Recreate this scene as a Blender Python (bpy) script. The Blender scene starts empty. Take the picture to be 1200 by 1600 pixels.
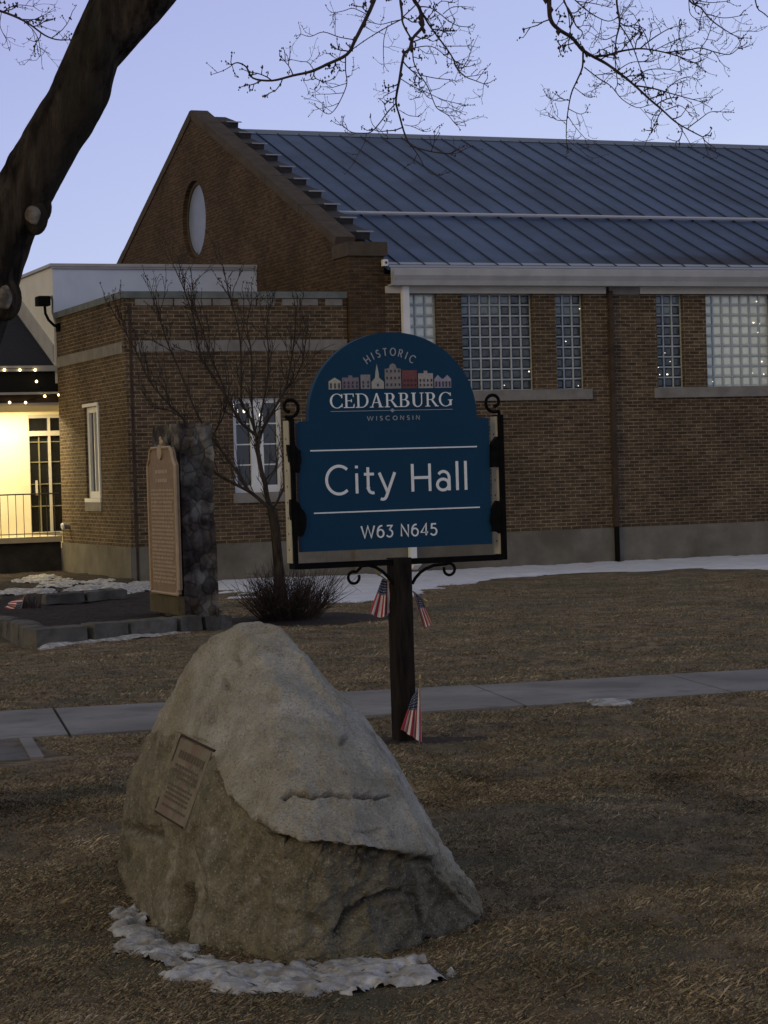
import bpy, bmesh, math, random
import numpy as np
from mathutils import Vector, Matrix, noise
from mathutils.bvhtree import BVHTree
random.seed(7); rng = np.random.default_rng(7)
S = bpy.context.scene
COL = S.collection
R = math.radians

# ------------------------------------------------------------------ camera
F_PX, PSI, PIT, ROLL = 3500.0, R(22.1), R(-1.02), R(-1.72)
CAM = np.array([0, 0, 1.65])
Fv = np.array([math.sin(PSI)*math.cos(PIT), math.cos(PSI)*math.cos(PIT), math.sin(PIT)])
_R = np.array([math.cos(PSI), -math.sin(PSI), 0.0]); _U = np.cross(_R, Fv)
Rv = math.cos(ROLL)*_R + math.sin(ROLL)*_U
Uv = -math.sin(ROLL)*_R + math.cos(ROLL)*_U
cd = bpy.data.cameras.new('camera'); cam = bpy.data.objects.new('camera', cd); COL.objects.link(cam)
cd.sensor_fit = 'VERTICAL'; cd.sensor_height = 36.0; cd.lens = 36.0*F_PX/1600
cd.clip_start = 0.1; cd.clip_end = 3000
m = Matrix.Identity(4)
for i in range(3):
    m[i][0] = Rv[i]; m[i][1] = Uv[i]; m[i][2] = -Fv[i]; m[i][3] = CAM[i]
cam.matrix_world = m
S.camera = cam

# ------------------------------------------------------------------ light
SUN_AZ = R(245)      # compass-like, from +Y clockwise, side the warm streetlight fill comes from; sky glow follows
SUN_EL = R(15)
w = bpy.data.worlds.new('World'); S.world = w; w.use_nodes = True
nt = w.node_tree; bg = nt.nodes['Background']
sky = nt.nodes.new('ShaderNodeTexSky'); sky.sky_type = 'NISHITA'; sky.sun_disc = False
sky.sun_elevation = R(3.0); sky.sun_rotation = SUN_AZ
sky.air_density = 1.0; sky.dust_density = 0.6; sky.ozone_density = 2.0
tint = nt.nodes.new('ShaderNodeMix'); tint.data_type = 'RGBA'; tint.blend_type = 'MIX'
tint.inputs['Factor'].default_value = 0.72
# dusk dome: lavender overhead to pale blue towards the skyline
tc = nt.nodes.new('ShaderNodeTexCoord'); sp = nt.nodes.new('ShaderNodeSeparateXYZ'); rp = nt.nodes.new('ShaderNodeValToRGB')
nt.links.new(tc.outputs['Generated'], sp.inputs[0]); 
md = nt.nodes.new('ShaderNodeMath'); md.operation = 'MULTIPLY_ADD'; md.inputs[1].default_value = -0.30; md.inputs[2].default_value = 0.11
nt.links.new(sp.outputs['X'], md.inputs[0])
ad = nt.nodes.new('ShaderNodeMath'); ad.operation = 'ADD'
nt.links.new(sp.outputs['Z'], ad.inputs[0]); nt.links.new(md.outputs[0], ad.inputs[1])
nt.links.new(ad.outputs[0], rp.inputs[0])
e = rp.color_ramp.elements
SKYK = 8.0
def setc(el, c): el.color = (c[0]*SKYK, c[1]*SKYK, c[2]*SKYK, 1)
e[0].position = 0.0; setc(e[0], (.92, 1.04, 1.28))
e[1].position = 1.0; setc(e[1], (.33, .335, .38))
for p_, c_ in ((.04, (.88, 1.00, 1.28)), (.10, (.70, .78, 1.18)), (.17, (.60, .67, 1.10)), (.24, (.53, .57, 1.00)), (.32, (.46, .48, .84)), (.5, (.345, .35, .42))):
    q = e.new(p_); setc(q, c_)
nt.links.new(sky.outputs[0], tint.inputs['A']); nt.links.new(rp.outputs[0], tint.inputs['B'])
nt.links.new(tint.outputs['Result'], bg.inputs['Color']); bg.inputs['Strength'].default_value = 0.125
sl = bpy.data.lights.new('sun', 'SUN'); so = bpy.data.objects.new('sun', sl); COL.objects.link(so)
sl.energy = 0.62; sl.angle = R(22); sl.color = (1.0, .78, .38)  # wide warm sun lamp stands in for low streetlights
sd = Vector((math.sin(SUN_AZ)*math.cos(SUN_EL), math.cos(SUN_AZ)*math.cos(SUN_EL), math.sin(SUN_EL)))
so.rotation_euler = sd.to_track_quat('Z', 'Y').to_euler(); so.location = sd*50
S.view_settings.view_transform = 'Standard'; S.view_settings.look = 'None'
S.view_settings.exposure = 0.0; S.view_settings.gamma = 1.0

# ------------------------------------------------------------------ helpers
def ray(x, y):
    d = Fv*F_PX + Rv*(x-600) - Uv*(y-800); return d/np.linalg.norm(d)
def onY(x, y, Y): d = ray(x, y); return CAM + d*(Y/d[1])
def onX(x, y, X): d = ray(x, y); return CAM + d*(X/d[0])
def atD(x, y, D): d = ray(x, y); return CAM + d*(D/(d@Fv))
def gz(y):
    t = min(max((y-14)/22, 0), 1); return -.23*t*t*(3-2*t)
def G(x, y, h=0):
    z = 0
    for _ in range(25):
        d = ray(x, y); p = CAM + d*((z+h-CAM[2])/d[2]); z = gz(p[1])
    return p

class MB:
    def __init__(s): s.v = []; s.f = []; s.uv = None
    def add(s, vs, fs):
        n = len(s.v); s.v += [tuple(map(float, a)) for a in vs]; s.f += [tuple(n+i for i in f) for f in fs]; return s
    def box(s, x0, y0, z0, x1, y1, z1):
        return s.add([(x0,y0,z0),(x1,y0,z0),(x1,y1,z0),(x0,y1,z0),(x0,y0,z1),(x1,y0,z1),(x1,y1,z1),(x0,y1,z1)],
                     [(0,3,2,1),(4,5,6,7),(0,1,5,4),(1,2,6,5),(2,3,7,6),(3,0,4,7)])
    def bbox(s, x0, y0, z0, x1, y1, z1, b=.01):   # box with chamfered vertical + top edges
        vs = []
        for z, q in ((z0, 0), (z1-b, 0), (z1, b)):
            vs += [(x0+b+q,y0+q,z),(x1-b-q,y0+q,z),(x1-q,y0+b+q,z),(x1-q,y1-b-q,z),(x1-b-q,y1-q,z),(x0+b+q,y1-q,z),(x0+q,y1-b-q,z),(x0+q,y0+b+q,z)]
        fs = [tuple(range(7,-1,-1)), tuple(range(16,24))]
        for k in (0, 8):
            fs += [(k+i, k+(i+1)%8, k+8+(i+1)%8, k+8+i) for i in range(8)]
        return s.add(vs, fs)
    def obox(s, c, ax, ay, az):   # oriented box: centre and three half-axes
        c, ax, ay, az = map(np.array, (c, ax, ay, az)); vs = []
        for k in (-1, 1):
            for (i, j) in ((-1,-1),(1,-1),(1,1),(-1,1)): vs.append(c+ax*i+ay*j+az*k)
        return s.add(vs, [(0,3,2,1),(4,5,6,7),(0,1,5,4),(1,2,6,5),(2,3,7,6),(3,0,4,7)])
    def tube(s, pts, r, n=8, caps=True, jit=0, sc=1.0):
        pts = [np.array(p, float) for p in pts]; m = len(pts)
        rs = [r]*m if np.isscalar(r) else list(r)
        vs = []; prev = None
        for i, p in enumerate(pts):
            t = pts[min(i+1, m-1)]-pts[max(i-1, 0)]; t = t/(np.linalg.norm(t)+1e-9)
            if prev is None:
                a = np.array([0, 0, 1.]) if abs(t[2]) < .9 else np.array([1., 0, 0]); u = np.cross(t, a)
            else: u = prev - t*(prev@t)
            u /= np.linalg.norm(u)+1e-9; prev = u; v = np.cross(t, u)
            for k in range(n):
                th = 2*math.pi*k/n; q = u*math.cos(th)+v*math.sin(th); rr = rs[i]
                if jit:
                    w0 = Vector((p+q*rr)*sc); w1 = Vector((w0.x*7, w0.y*7, w0.z*1.8)); rr *= 1+jit*noise.noise(w0) + jit*.5*noise.noise(w0*3.1)+jit*.35*abs(noise.noise(w1))
                vs.append(p+q*rr)
        fs = [(i*n+k, i*n+(k+1)%n, (i+1)*n+(k+1)%n, (i+1)*n+k) for i in range(m-1) for k in range(n)]
        if caps: fs += [tuple(range(n-1,-1,-1)), tuple((m-1)*n+k for k in range(n))]
        return s.add(vs, fs)
    def ball(s, c, r, n=6, sq=(1,1,1)):
        vs = [(c[0], c[1], c[2]-r*sq[2])]; fs = []
        for i in range(1, n):
            ph = math.pi*i/n
            for k in range(n+2):
                th = 2*math.pi*k/(n+2); vs.append((c[0]+r*sq[0]*math.sin(ph)*math.cos(th), c[1]+r*sq[1]*math.sin(ph)*math.sin(th), c[2]-r*sq[2]*math.cos(ph)))
        vs.append((c[0], c[1], c[2]+r*sq[2])); N = n+2; L = len(vs)-1
        for k in range(N):
            fs.append((0, 1+(k+1)%N, 1+k)); fs.append((L, L-N+k, L-N+(k+1)%N))
        for i in range(n-2):
            for k in range(N): a = 1+i*N; fs.append((a+k, a+(k+1)%N, a+N+(k+1)%N, a+N+k))
        return s.add(vs, fs)
    def prism(s, poly, d0, d1, to):  # poly in 2D, to(u,v,d)->xyz
        n = len(poly); vs = [to(u, v, d0) for u, v in poly]+[to(u, v, d1) for u, v in poly]
        fs = [tuple(range(n)), tuple(range(2*n-1, n-1, -1))] + [(i, n+i, n+(i+1)%n, (i+1)%n) for i in range(n)]
        return s.add(vs, fs)

ORG = {}
def obj(name, mb, mat, parent=None, org=None, smooth=False, label=None, cat=None, group=None, kind=None, auto=None):
    o0 = ORG[parent.name] if parent is not None else np.array(org if org is not None else (0, 0, 0), float)
    me = bpy.data.meshes.new(name)
    me.from_pydata([tuple(np.array(v)-o0) for v in mb.v], [], mb.f)
    me.update()
    bm = bmesh.new(); bm.from_mesh(me); bmesh.ops.recalc_face_normals(bm, faces=bm.faces); bm.to_mesh(me); bm.free()
    if smooth: me.polygons.foreach_set('use_smooth', [True]*len(me.polygons))
    if auto: me.set_sharp_from_angle(angle=R(auto))
    if mb.uv is not None:
        uvl = me.uv_layers.new(name='UVMap')
        for lp in me.loops: uvl.data[lp.index].uv = mb.uv[lp.vertex_index]
    o = bpy.data.objects.new(name, me); COL.objects.link(o)
    if mat: me.materials.append(mat)
    if parent is not None: o.parent = parent
    else: o.location = o0
    ORG[o.name] = o0
    tag(o, label, cat, group, kind); return o
def tag(o, label=None, cat=None, group=None, kind=None):
    if label: o['label'] = label
    if cat: o['category'] = cat
    if group: o['group'] = group
    if kind: o['kind'] = kind
def thing(name, label, cat, loc, group=None):
    o = bpy.data.objects.new(name, None); COL.objects.link(o); o.location = loc; o.empty_display_size = .2
    ORG[o.name] = np.array(loc, float); tag(o, label, cat, group); return o

def lin(c): return tuple(c)+(1,)
def mat(name, c1, c2=None, scale=6., detail=6., rough=.85, bump=0., bscale=None, metal=0., spec=.3, c3=None, s3=1.2, lo=.35, hi=.65, bdist=.02, stretch=None):
    m = bpy.data.materials.new(name); m.use_nodes = True; nt = m.node_tree; b = nt.nodes['Principled BSDF']
    b.inputs['Roughness'].default_value = rough; b.inputs['Metallic'].default_value = metal; b.inputs['Specular IOR Level'].default_value = spec
    b.inputs['Base Color'].default_value = lin(c1)
    tc = nt.nodes.new('ShaderNodeTexCoord'); vec = tc.outputs['Object']
    if stretch:
        mp = nt.nodes.new('ShaderNodeMapping'); mp.inputs['Scale'].default_value = stretch; nt.links.new(vec, mp.inputs[0]); vec = mp.outputs[0]
    def noi(sc, det, ro=.6):
        n = nt.nodes.new('ShaderNodeTexNoise'); n.inputs['Scale'].default_value = sc; n.inputs['Detail'].default_value = det; n.inputs['Roughness'].default_value = ro
        nt.links.new(vec, n.inputs['Vector']); return n
    if c2:
        n = noi(scale, detail); r = nt.nodes.new('ShaderNodeValToRGB'); r.color_ramp.elements[0].position = lo; r.color_ramp.elements[1].position = hi
        r.color_ramp.elements[0].color = lin(c1); r.color_ramp.elements[1].color = lin(c2)
        nt.links.new(n.outputs['Fac'], r.inputs[0]); out = r.outputs[0]
        if c3:
            n3 = noi(s3, 4); r3 = nt.nodes.new('ShaderNodeValToRGB'); r3.color_ramp.elements[0].position = .45; r3.color_ramp.elements[1].position = .62
            nt.links.new(n3.outputs['Fac'], r3.inputs[0])
            mx = nt.nodes.new('ShaderNodeMix'); mx.data_type = 'RGBA'; nt.links.new(r3.outputs[0], mx.inputs['Factor']); nt.links.new(out, mx.inputs['A']); mx.inputs['B'].default_value = lin(c3); out = mx.outputs['Result']
        nt.links.new(out, b.inputs['Base Color'])
    if bump:
        n = noi(bscale or scale*3, 8, .65); bp = nt.nodes.new('ShaderNodeBump'); bp.inputs['Strength'].default_value = bump; bp.inputs['Distance'].default_value = bdist
        nt.links.new(n.outputs['Fac'], bp.inputs['Height']); nt.links.new(bp.outputs[0], b.inputs['Normal'])
    return m
def emit(name, c, s):
    m = mat(name, c); b = m.node_tree.nodes['Principled BSDF']; b.inputs['Emission Color'].default_value = lin(c); b.inputs['Emission Strength'].default_value = s; return m
def brick_mat(name, c1, c2, mort, var=(.03,.018,.012)):
    m = bpy.data.materials.new(name); m.use_nodes = True; nt = m.node_tree; b = nt.nodes['Principled BSDF']
    b.inputs['Roughness'].default_value = .9; b.inputs['Specular IOR Level'].default_value = .15
    tc = nt.nodes.new('ShaderNodeTexCoord'); sp = nt.nodes.new('ShaderNodeSeparateXYZ'); nt.links.new(tc.outputs['Object'], sp.inputs[0])
    ge = nt.nodes.new('ShaderNodeNewGeometry'); sn = nt.nodes.new('ShaderNodeSeparateXYZ'); nt.links.new(ge.outputs['True Normal'], sn.inputs[0])
    ab = nt.nodes.new('ShaderNodeMath'); ab.operation = 'ABSOLUTE'; nt.links.new(sn.outputs['X'], ab.inputs[0])
    gt = nt.nodes.new('ShaderNodeMath'); gt.operation = 'GREATER_THAN'; gt.inputs[1].default_value = .7; nt.links.new(ab.outputs[0], gt.inputs[0])
    mu = nt.nodes.new('ShaderNodeMix'); mu.data_type = 'FLOAT'; nt.links.new(gt.outputs[0], mu.inputs['Factor']); nt.links.new(sp.outputs['X'], mu.inputs['A']); nt.links.new(sp.outputs['Y'], mu.inputs['B'])
    cb = nt.nodes.new('ShaderNodeCombineXYZ'); nt.links.new(mu.outputs['Result'], cb.inputs['X']); nt.links.new(sp.outputs['Z'], cb.inputs['Y'])
    br = nt.nodes.new('ShaderNodeTexBrick'); nt.links.new(cb.outputs[0], br.inputs['Vector'])
    br.inputs['Scale'].default_value = 1; br.inputs['Brick Width'].default_value = .215; br.inputs['Row Height'].default_value = .0677
    br.inputs['Mortar Size'].default_value = .008; br.inputs['Mortar Smooth'].default_value = .3; br.inputs['Bias'].default_value = -.1
    br.inputs['Color1'].default_value = lin(c1); br.inputs['Color2'].default_value = lin(c2); br.inputs['Mortar'].default_value = lin(mort)
    # per-course tone and large stains
    mp = nt.nodes.new('ShaderNodeMapping'); mp.inputs['Scale'].default_value = (4.6, 14.7, 1); nt.links.new(cb.outputs[0], mp.inputs[0])
    n1 = nt.nodes.new('ShaderNodeTexNoise'); n1.inputs['Scale'].default_value = 1.0; n1.inputs['Detail'].default_value = 3; nt.links.new(mp.outputs[0], n1.inputs['Vector'])
    n2 = nt.nodes.new('ShaderNodeTexNoise'); n2.inputs['Scale'].default_value = .8; n2.inputs['Detail'].default_value = 7; nt.links.new(tc.outputs['Object'], n2.inputs['Vector'])
    r1 = nt.nodes.new('ShaderNodeMapRange'); r1.inputs['From Min'].default_value = .3; r1.inputs['From Max'].default_value = .7; r1.inputs['To Min'].default_value = .62; r1.inputs['To Max'].default_value = 1.3; nt.links.new(n1.outputs['Fac'], r1.inputs[0])
    r2 = nt.nodes.new('ShaderNodeMapRange'); r2.inputs['From Min'].default_value = .3; r2.inputs['From Max'].default_value = .7; r2.inputs['To Min'].default_value = .68; r2.inputs['To Max'].default_value = 1.25; nt.links.new(n2.outputs['Fac'], r2.inputs[0])
    mm = nt.nodes.new('ShaderNodeMath'); mm.operation = 'MULTIPLY'; nt.links.new(r1.outputs[0], mm.inputs[0]); nt.links.new(r2.outputs[0], mm.inputs[1])
    vm = nt.nodes.new('ShaderNodeVectorMath'); vm.operation = 'SCALE'; nt.links.new(br.outputs['Color'], vm.inputs[0]); nt.links.new(mm.outputs[0], vm.inputs['Scale'])
    nt.links.new(vm.outputs[0], b.inputs['Base Color'])
    bp = nt.nodes.new('ShaderNodeBump'); bp.inputs['Strength'].default_value = .6; bp.inputs['Distance'].default_value = .01; bp.invert = True
    nt.links.new(br.outputs['Fac'], bp.inputs['Height']); nt.links.new(bp.outputs[0], b.inputs['Normal'])
    return m

# ------------------------------------------------------------------ materials
M = dict(
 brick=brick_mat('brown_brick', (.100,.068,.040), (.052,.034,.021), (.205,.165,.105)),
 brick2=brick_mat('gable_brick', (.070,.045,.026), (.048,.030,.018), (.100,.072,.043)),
 conc=mat('foundation_concrete', (.125,.112,.088), (.175,.158,.125), 2.2, 6, .9, .4, 18, c3=(.10,.088,.066), s3=.8),
 stone=mat('limestone_trim', (.15,.14,.12), (.22,.205,.175), 3, 6, .85, .3, 20),
 coping=mat('brown_coping', (.055,.042,.030), (.080,.062,.045), 4, 6, .9, .5, 12),
 flash=mat('grey_green_flashing', (.10,.115,.10), (.16,.17,.15), 4, 4, .6, .1, 10, metal=.2),
 white=mat('white_paint', (.62,.63,.60), (.70,.70,.67), 3, 4, .55, .05, 10),
 gut=mat('gutter_paint', (.34,.34,.33), (.41,.41,.40), 2.5, 5, .5, .08, 6),
 cream=mat('cream_trim', (.42,.39,.33), (.48,.45,.39), 3, 4, .6),
 siding=mat('siding_front_tone', (.50,.57,.68), (.56,.63,.74), 2, 5, .7, .05, 8),  # front face of the white building, bluer than its side
 siding_side=mat('siding_side_tone', (.62,.60,.52), (.68,.66,.58), 2, 5, .7, .05, 8),  # side face of the same building, in a creamier tone
 darktrim=mat('dark_brown_metal', (.032,.021,.014), (.060,.040,.026), 5, 4, .9),
 black=mat('black_iron', (.003,.003,.003), (.008,.007,.006), 20, 4, .8, .3, 60, bdist=.003, spec=.08),
 tan=mat('galvanised_strip', (.40,.36,.24), (.48,.43,.30), 12, 4, .6, .1, 30, bdist=.002),
 navy=mat('navy_sign_paint', (.0025,.038,.078), (.0035,.045,.090), 2.5, 4, .6, .02, 90, spec=.2, bdist=.002),
 sign_w=mat('sign_lettering', (.84,.86,.80), (.90,.91,.86), 30, 3, .6),
 sign_dim=mat('sign_small_lettering', (.34,.37,.38)),
 post=mat('dark_wood_post', (.010,.008,.007), (.028,.022,.017), 6, 8, .9, .7, 25, stretch=(6,6,.8), bdist=.004, spec=.1),
 walk=mat('sidewalk_concrete', (.165,.155,.145), (.29,.272,.252), 2.6, 10, .9, .5, 60, c3=(.14,.13,.118), s3=1.3, bdist=.004),
 pathm=mat('old_path_concrete', (.085,.078,.072), (.14,.13,.12), 5, 8, .9, .5, 40, bdist=.006),
 snow=mat('old_snow', (.30,.29,.275), (.62,.62,.62), 14, 8, .6, .8, 40, c3=(.26,.235,.20), s3=11, bdist=.02),
 snow2=mat('clean_snow', (.60,.61,.66), (.72,.73,.77), 3, 6, .6, .5, 9, bdist=.04),
 soil=mat('dark_mulch', (.018,.013,.011), (.05,.035,.028), 22, 8, .95, 1., 40, bdist=.03),
 block=mat('limestone_block', (.085,.078,.065), (.17,.155,.13), 6, 8, .9, .9, 16, c3=(.06,.055,.045), s3=3, bdist=.02),
 bronze=mat('cast_marker_plate', (.20,.138,.078), (.26,.18,.102), 12, 5, .6, .3, 60, bdist=.004),
 bronze_l=mat('marker_raised_text', (.32,.24,.15), (.40,.30,.19), 12, 5, .55),
 bark=mat('tree_bark', (.018,.013,.010), (.125,.098,.070), 7, 12, .95, 1., 9, stretch=(2.6,2.6,.5), bdist=.16, spec=.1, lo=.4, hi=.7, c3=(.05,.043,.03), s3=1.4),
 scar=mat('bare_wood_scar', (.26,.23,.18), (.09,.075,.055), 16, 6, .9, .6, 40),
 twig=mat('dark_twig_bark', (.030,.022,.022), (.055,.04,.038), 30, 4, .9),
 twig2=mat('brown_twig_bark', (.022,.016,.012), (.045,.034,.026), 20, 4, .9),
 redtwig=mat('russet_stems', (.040,.026,.018), (.085,.055,.038), 20, 4, .9),
 glass=mat('dark_window_glass', (.012,.013,.014), rough=.12, spec=.5),
 joint=mat('glass_block_joint', (.42,.46,.46), (.34,.38,.38), 8, 4, .5),
 roof_dark=mat('dark_shingles', (.012,.012,.018), (.022,.022,.03), 14, 5, .9, .6, 30),
 porchwall=mat('cream_porch_wall', (.74,.66,.45), (.78,.71,.51), 3, 4, .7),
 iron_thin=mat('porch_railing_iron', (.03,.025,.02), rough=.5),
 bulb=emit('warm_bulb', (1.0, .72, .28), 7.0),
 bulb_glint=emit('warm_bulb_and_glint', (1.0, .86, .66), 1.8),  # window bulbs, and the glow of glints added on glass block
)
def roof_material():
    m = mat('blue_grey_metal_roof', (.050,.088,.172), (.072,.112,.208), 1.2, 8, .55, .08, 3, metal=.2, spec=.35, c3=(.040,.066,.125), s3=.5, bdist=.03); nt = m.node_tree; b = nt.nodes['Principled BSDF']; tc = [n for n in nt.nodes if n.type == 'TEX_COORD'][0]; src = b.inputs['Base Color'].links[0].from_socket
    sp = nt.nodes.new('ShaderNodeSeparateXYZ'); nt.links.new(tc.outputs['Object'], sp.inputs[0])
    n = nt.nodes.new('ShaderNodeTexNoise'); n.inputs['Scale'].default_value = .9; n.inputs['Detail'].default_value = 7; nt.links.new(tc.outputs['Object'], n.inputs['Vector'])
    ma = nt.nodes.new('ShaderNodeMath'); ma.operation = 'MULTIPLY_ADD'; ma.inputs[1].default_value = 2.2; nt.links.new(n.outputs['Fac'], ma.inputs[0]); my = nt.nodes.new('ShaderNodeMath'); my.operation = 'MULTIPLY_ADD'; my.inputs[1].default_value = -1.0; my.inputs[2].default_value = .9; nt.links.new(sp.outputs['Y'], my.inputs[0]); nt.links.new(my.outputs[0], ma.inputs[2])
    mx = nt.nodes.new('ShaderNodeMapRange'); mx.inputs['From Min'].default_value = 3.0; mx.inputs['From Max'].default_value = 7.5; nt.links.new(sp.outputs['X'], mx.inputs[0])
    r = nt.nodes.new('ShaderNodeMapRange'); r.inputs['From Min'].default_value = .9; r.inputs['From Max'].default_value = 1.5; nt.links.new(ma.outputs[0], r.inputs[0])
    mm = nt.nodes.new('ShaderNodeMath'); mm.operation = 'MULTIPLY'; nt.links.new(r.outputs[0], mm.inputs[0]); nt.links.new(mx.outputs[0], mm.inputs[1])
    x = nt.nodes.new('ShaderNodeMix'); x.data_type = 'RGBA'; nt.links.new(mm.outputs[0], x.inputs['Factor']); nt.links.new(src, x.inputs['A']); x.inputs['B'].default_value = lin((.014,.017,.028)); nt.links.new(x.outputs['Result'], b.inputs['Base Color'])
    return m
M['roof'] = roof_material()
def blockglass(name, c1, c2):
    m = mat(name, c1, c2, 7, 3, .2, .35, 9, spec=.5, bdist=.02); return m
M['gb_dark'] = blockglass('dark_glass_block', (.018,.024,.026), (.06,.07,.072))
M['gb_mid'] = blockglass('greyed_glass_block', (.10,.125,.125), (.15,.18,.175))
M['gb_light'] = blockglass('curtained_glass_block', (.66,.71,.58), (.76,.80,.68))

# ------------------------------------------------------------------ ground
def axis(lo, hi, dlo, dhi, fine, grow=1.18):
    a = list(np.arange(dlo, dhi, fine)); s = fine; x = dhi
    while x < hi: a.append(x); s *= grow; x += s
    a.append(hi); s = fine; x = dlo; b = []
    while x > lo: s *= grow; x -= s; b.append(max(x, lo))
    return np.array(b[::-1]+a)
POST = G(632, 1158)
def ground_h(x, y):
    z = gz(y)
    n = noise.noise(Vector((x*1.3, y*1.3, 0)))*.022 + noise.noise(Vector((x*3.7, y*3.7, 3)))*.014 + (noise.noise(Vector((x*.35, y*.8, 6)))*.05 if y > 17 else 0)
    if 4 < y < 20: n += noise.noise(Vector((x*17, y*17, 1)))*.006
    # low turf rim and hollow round the sign post
    dx, dy = x-(POST[0]+.42), y-(POST[1]-.05)
    r = math.hypot(dx/1.0, dy/.45)
    n += .035*math.exp(-((r-.95)/.25)**2) - .03*math.exp(-(r/.7)**2)
    # worn hollow under the boulder
    d2 = math.hypot((x-2.75)/1.0, (y-8.0)/.8); n -= .02*math.exp(-(d2)**2)
    return z + n
def walk_dist(x, y):   # signed: inside the sidewalk strip < 0
    t = (x-3.48)/5.93; yt = 16.07-.84*t; t2 = (x-3.08)/5.45; yb = 14.26-.45*t2
    return max(y-yt, yb-y)
xs = axis(-160, 260, .8, 9.6, .055); ys = axis(-25, 420, 5.4, 17.5, .055)
V = []; 
for y in ys:
    for x in xs:
        z = ground_h(x, y) if y < 60 else -.23
        wd = walk_dist(x, y)
        if wd < .1: z = min(z, gz(y)-.035) if wd < .0 else z*(.3+7*wd)
        V.append((x, y, z))
nx, ny = len(xs), len(ys)
mb = MB(); mb.v = V; mb.f = [(j*nx+i, j*nx+i+1, (j+1)*nx+i+1, (j+1)*nx+i) for j in range(ny-1) for i in range(nx-1)]
gm = mat('dormant_lawn', (.085,.062,.038), (.28,.212,.128), 5, 12, .95, 1., 70, c3=(.105,.096,.054), s3=1.1, bdist=.03, lo=.36, hi=.62)
ground = obj('lawn', mb, gm, smooth=True, kind='structure')

# sidewalk
def strip_pt(X, s):
    t = (X-3.48)/5.93; yt = 16.07-.84*t; t2 = (X-.36*(1-s)-3.08)/5.45; yb = 14.26-.45*t2
    return (X-.33*(1-s), yb+(yt-yb)*s)
mb = MB(); X = 3.86-3.15*3
while X < 26:
    for k in range(2):
        a, b = X+k*1.575+(.011 if k == 0 else .004), X+(k+1)*1.575-(.011 if k else .004)
        q = [strip_pt(a, 0), strip_pt(b, 0), strip_pt(b, 1), strip_pt(a, 1)]
        dz = random.uniform(-.004, .004)
        mb.prism(q, .012+dz, -.1, lambda u, v, d: (u, v, gz(v)+d))
    X += 3.15
obj('sidewalk', mb, M['walk'], kind='structure')
mb = MB(); mb.prism([(3.24,14.16),(3.07,13.16),(-4,13.95),(-4,15.1)], .004, -.1, lambda u, v, d: (u, v, d))
obj('side_path', mb, M['pathm'], kind='structure')
mb = MB(); mb.prism([(3.27,14.18),(3.10,13.14),(3.02,13.15),(3.19,14.19)], .016, -.1, lambda u, v, d: (u, v, d))
obj('path_kerb', mb, M['walk'], kind='structure')

# dead-grass blades
GH = np.array([v[2] for v in V]).reshape(ny, nx)
def bil(A, x, y):
    i = np.clip(np.searchsorted(xs, x)-1, 0, nx-2); j = np.clip(np.searchsorted(ys, y)-1, 0, ny-2)
    u = (x-xs[i])/(xs[i+1]-xs[i]); v = (y-ys[j])/(ys[j+1]-ys[j])
    return A[j,i]*(1-u)*(1-v)+A[j,i+1]*u*(1-v)+A[j+1,i]*(1-u)*v+A[j+1,i+1]*u*v
CL = np.array([[noise.noise(Vector((x*2.2, y*2.2, 9)))+.6*noise.noise(Vector((x*6, y*6, 2))) if (y < 40 and -3 < x < 30) else 0 for x in xs] for y in ys])
DK = np.array([[noise.noise(Vector((x*1.5, y*.9, 21)))+.35*noise.noise(Vector((x*6, y*5, 12))) if (y < 40 and -3 < x < 30) else 0 for x in xs] for y in ys])
def scatter(N, d0, d1, pw, l0, l1, w0, w1):
    d = d0 + (rng.random(N)**pw)*(d1-d0); px = rng.uniform(-750, 1950, N); az = PSI + np.arctan((px-600)/F_PX)
    X = d*np.sin(az)/np.cos(az-PSI); Y = d*np.cos(az)/np.cos(az-PSI)
    t = (X-3.48)/5.93; t2 = (X-3.08)/5.45; wd_ = np.maximum(Y-(16.07-.84*t), (14.26-.45*t2)-Y)
    cl = bil(CL, X, Y)
    ok = (wd_ > .012+.03*rng.random(N)) & ~((Y > 12.95) & (X < 3.26) & (Y < 15.2)) & ((cl > -.25) | (rng.random(N) < .7))
    ok &= ~((((X-POST[0]-.1)/.5)**2+((Y-POST[1])/.22)**2) < .6)
    ok &= ~inside_(X, Y, [(5.3,23.2),(8.2,24.3),(9.4,33),(10.6,38.5),(5.0,44)]) & (Y < 37.5)
    X, Y, cl = X[ok], Y[ok], cl[ok]; n = len(X); Z = bil(GH, X, Y)-.003
    th = rng.uniform(0, 2*math.pi, n); L = rng.uniform(l0, l1, n)*(1+.5*cl); W = rng.uniform(w0, w1, n); el = rng.uniform(.0, .8, n)**1.3
    c, s = np.cos(th), np.sin(th); ce, se = np.cos(el), np.sin(el); px_, py_ = -s*W, c*W
    P = np.empty((n, 4, 3)); P[:,0] = np.stack([X-px_, Y-py_, Z], 1); P[:,1] = np.stack([X+px_, Y+py_, Z], 1)
    mx, my, mz = X+c*ce*L*.55, Y+s*ce*L*.55, Z+se*L*.6+.002
    P[:,2] = np.stack([mx+px_*.7, my+py_*.7, mz], 1); P[:,3] = np.stack([X+c*ce*L, Y+s*ce*L, Z+se*L*.85+.001], 1)
    dk = bil(DK, X, Y)
    tone = np.clip(-.30*np.clip((dk-.30)/.25, 0, 1)+rng.random(n)*.75+.12+.15*cl, 0, 1)
    return P.reshape(-1, 3), tone
def inside_(px_, py_, poly):
    c = np.zeros(px_.shape, bool); n = len(poly); j = n-1
    for i in range(n):
        xi, yi = poly[i]; xj, yj = poly[j]
        c ^= ((yi > py_) != (yj > py_)) & (px_ < (xj-xi)*(py_-yi)/(yj-yi+1e-12)+xi); j = i
    return c
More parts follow.
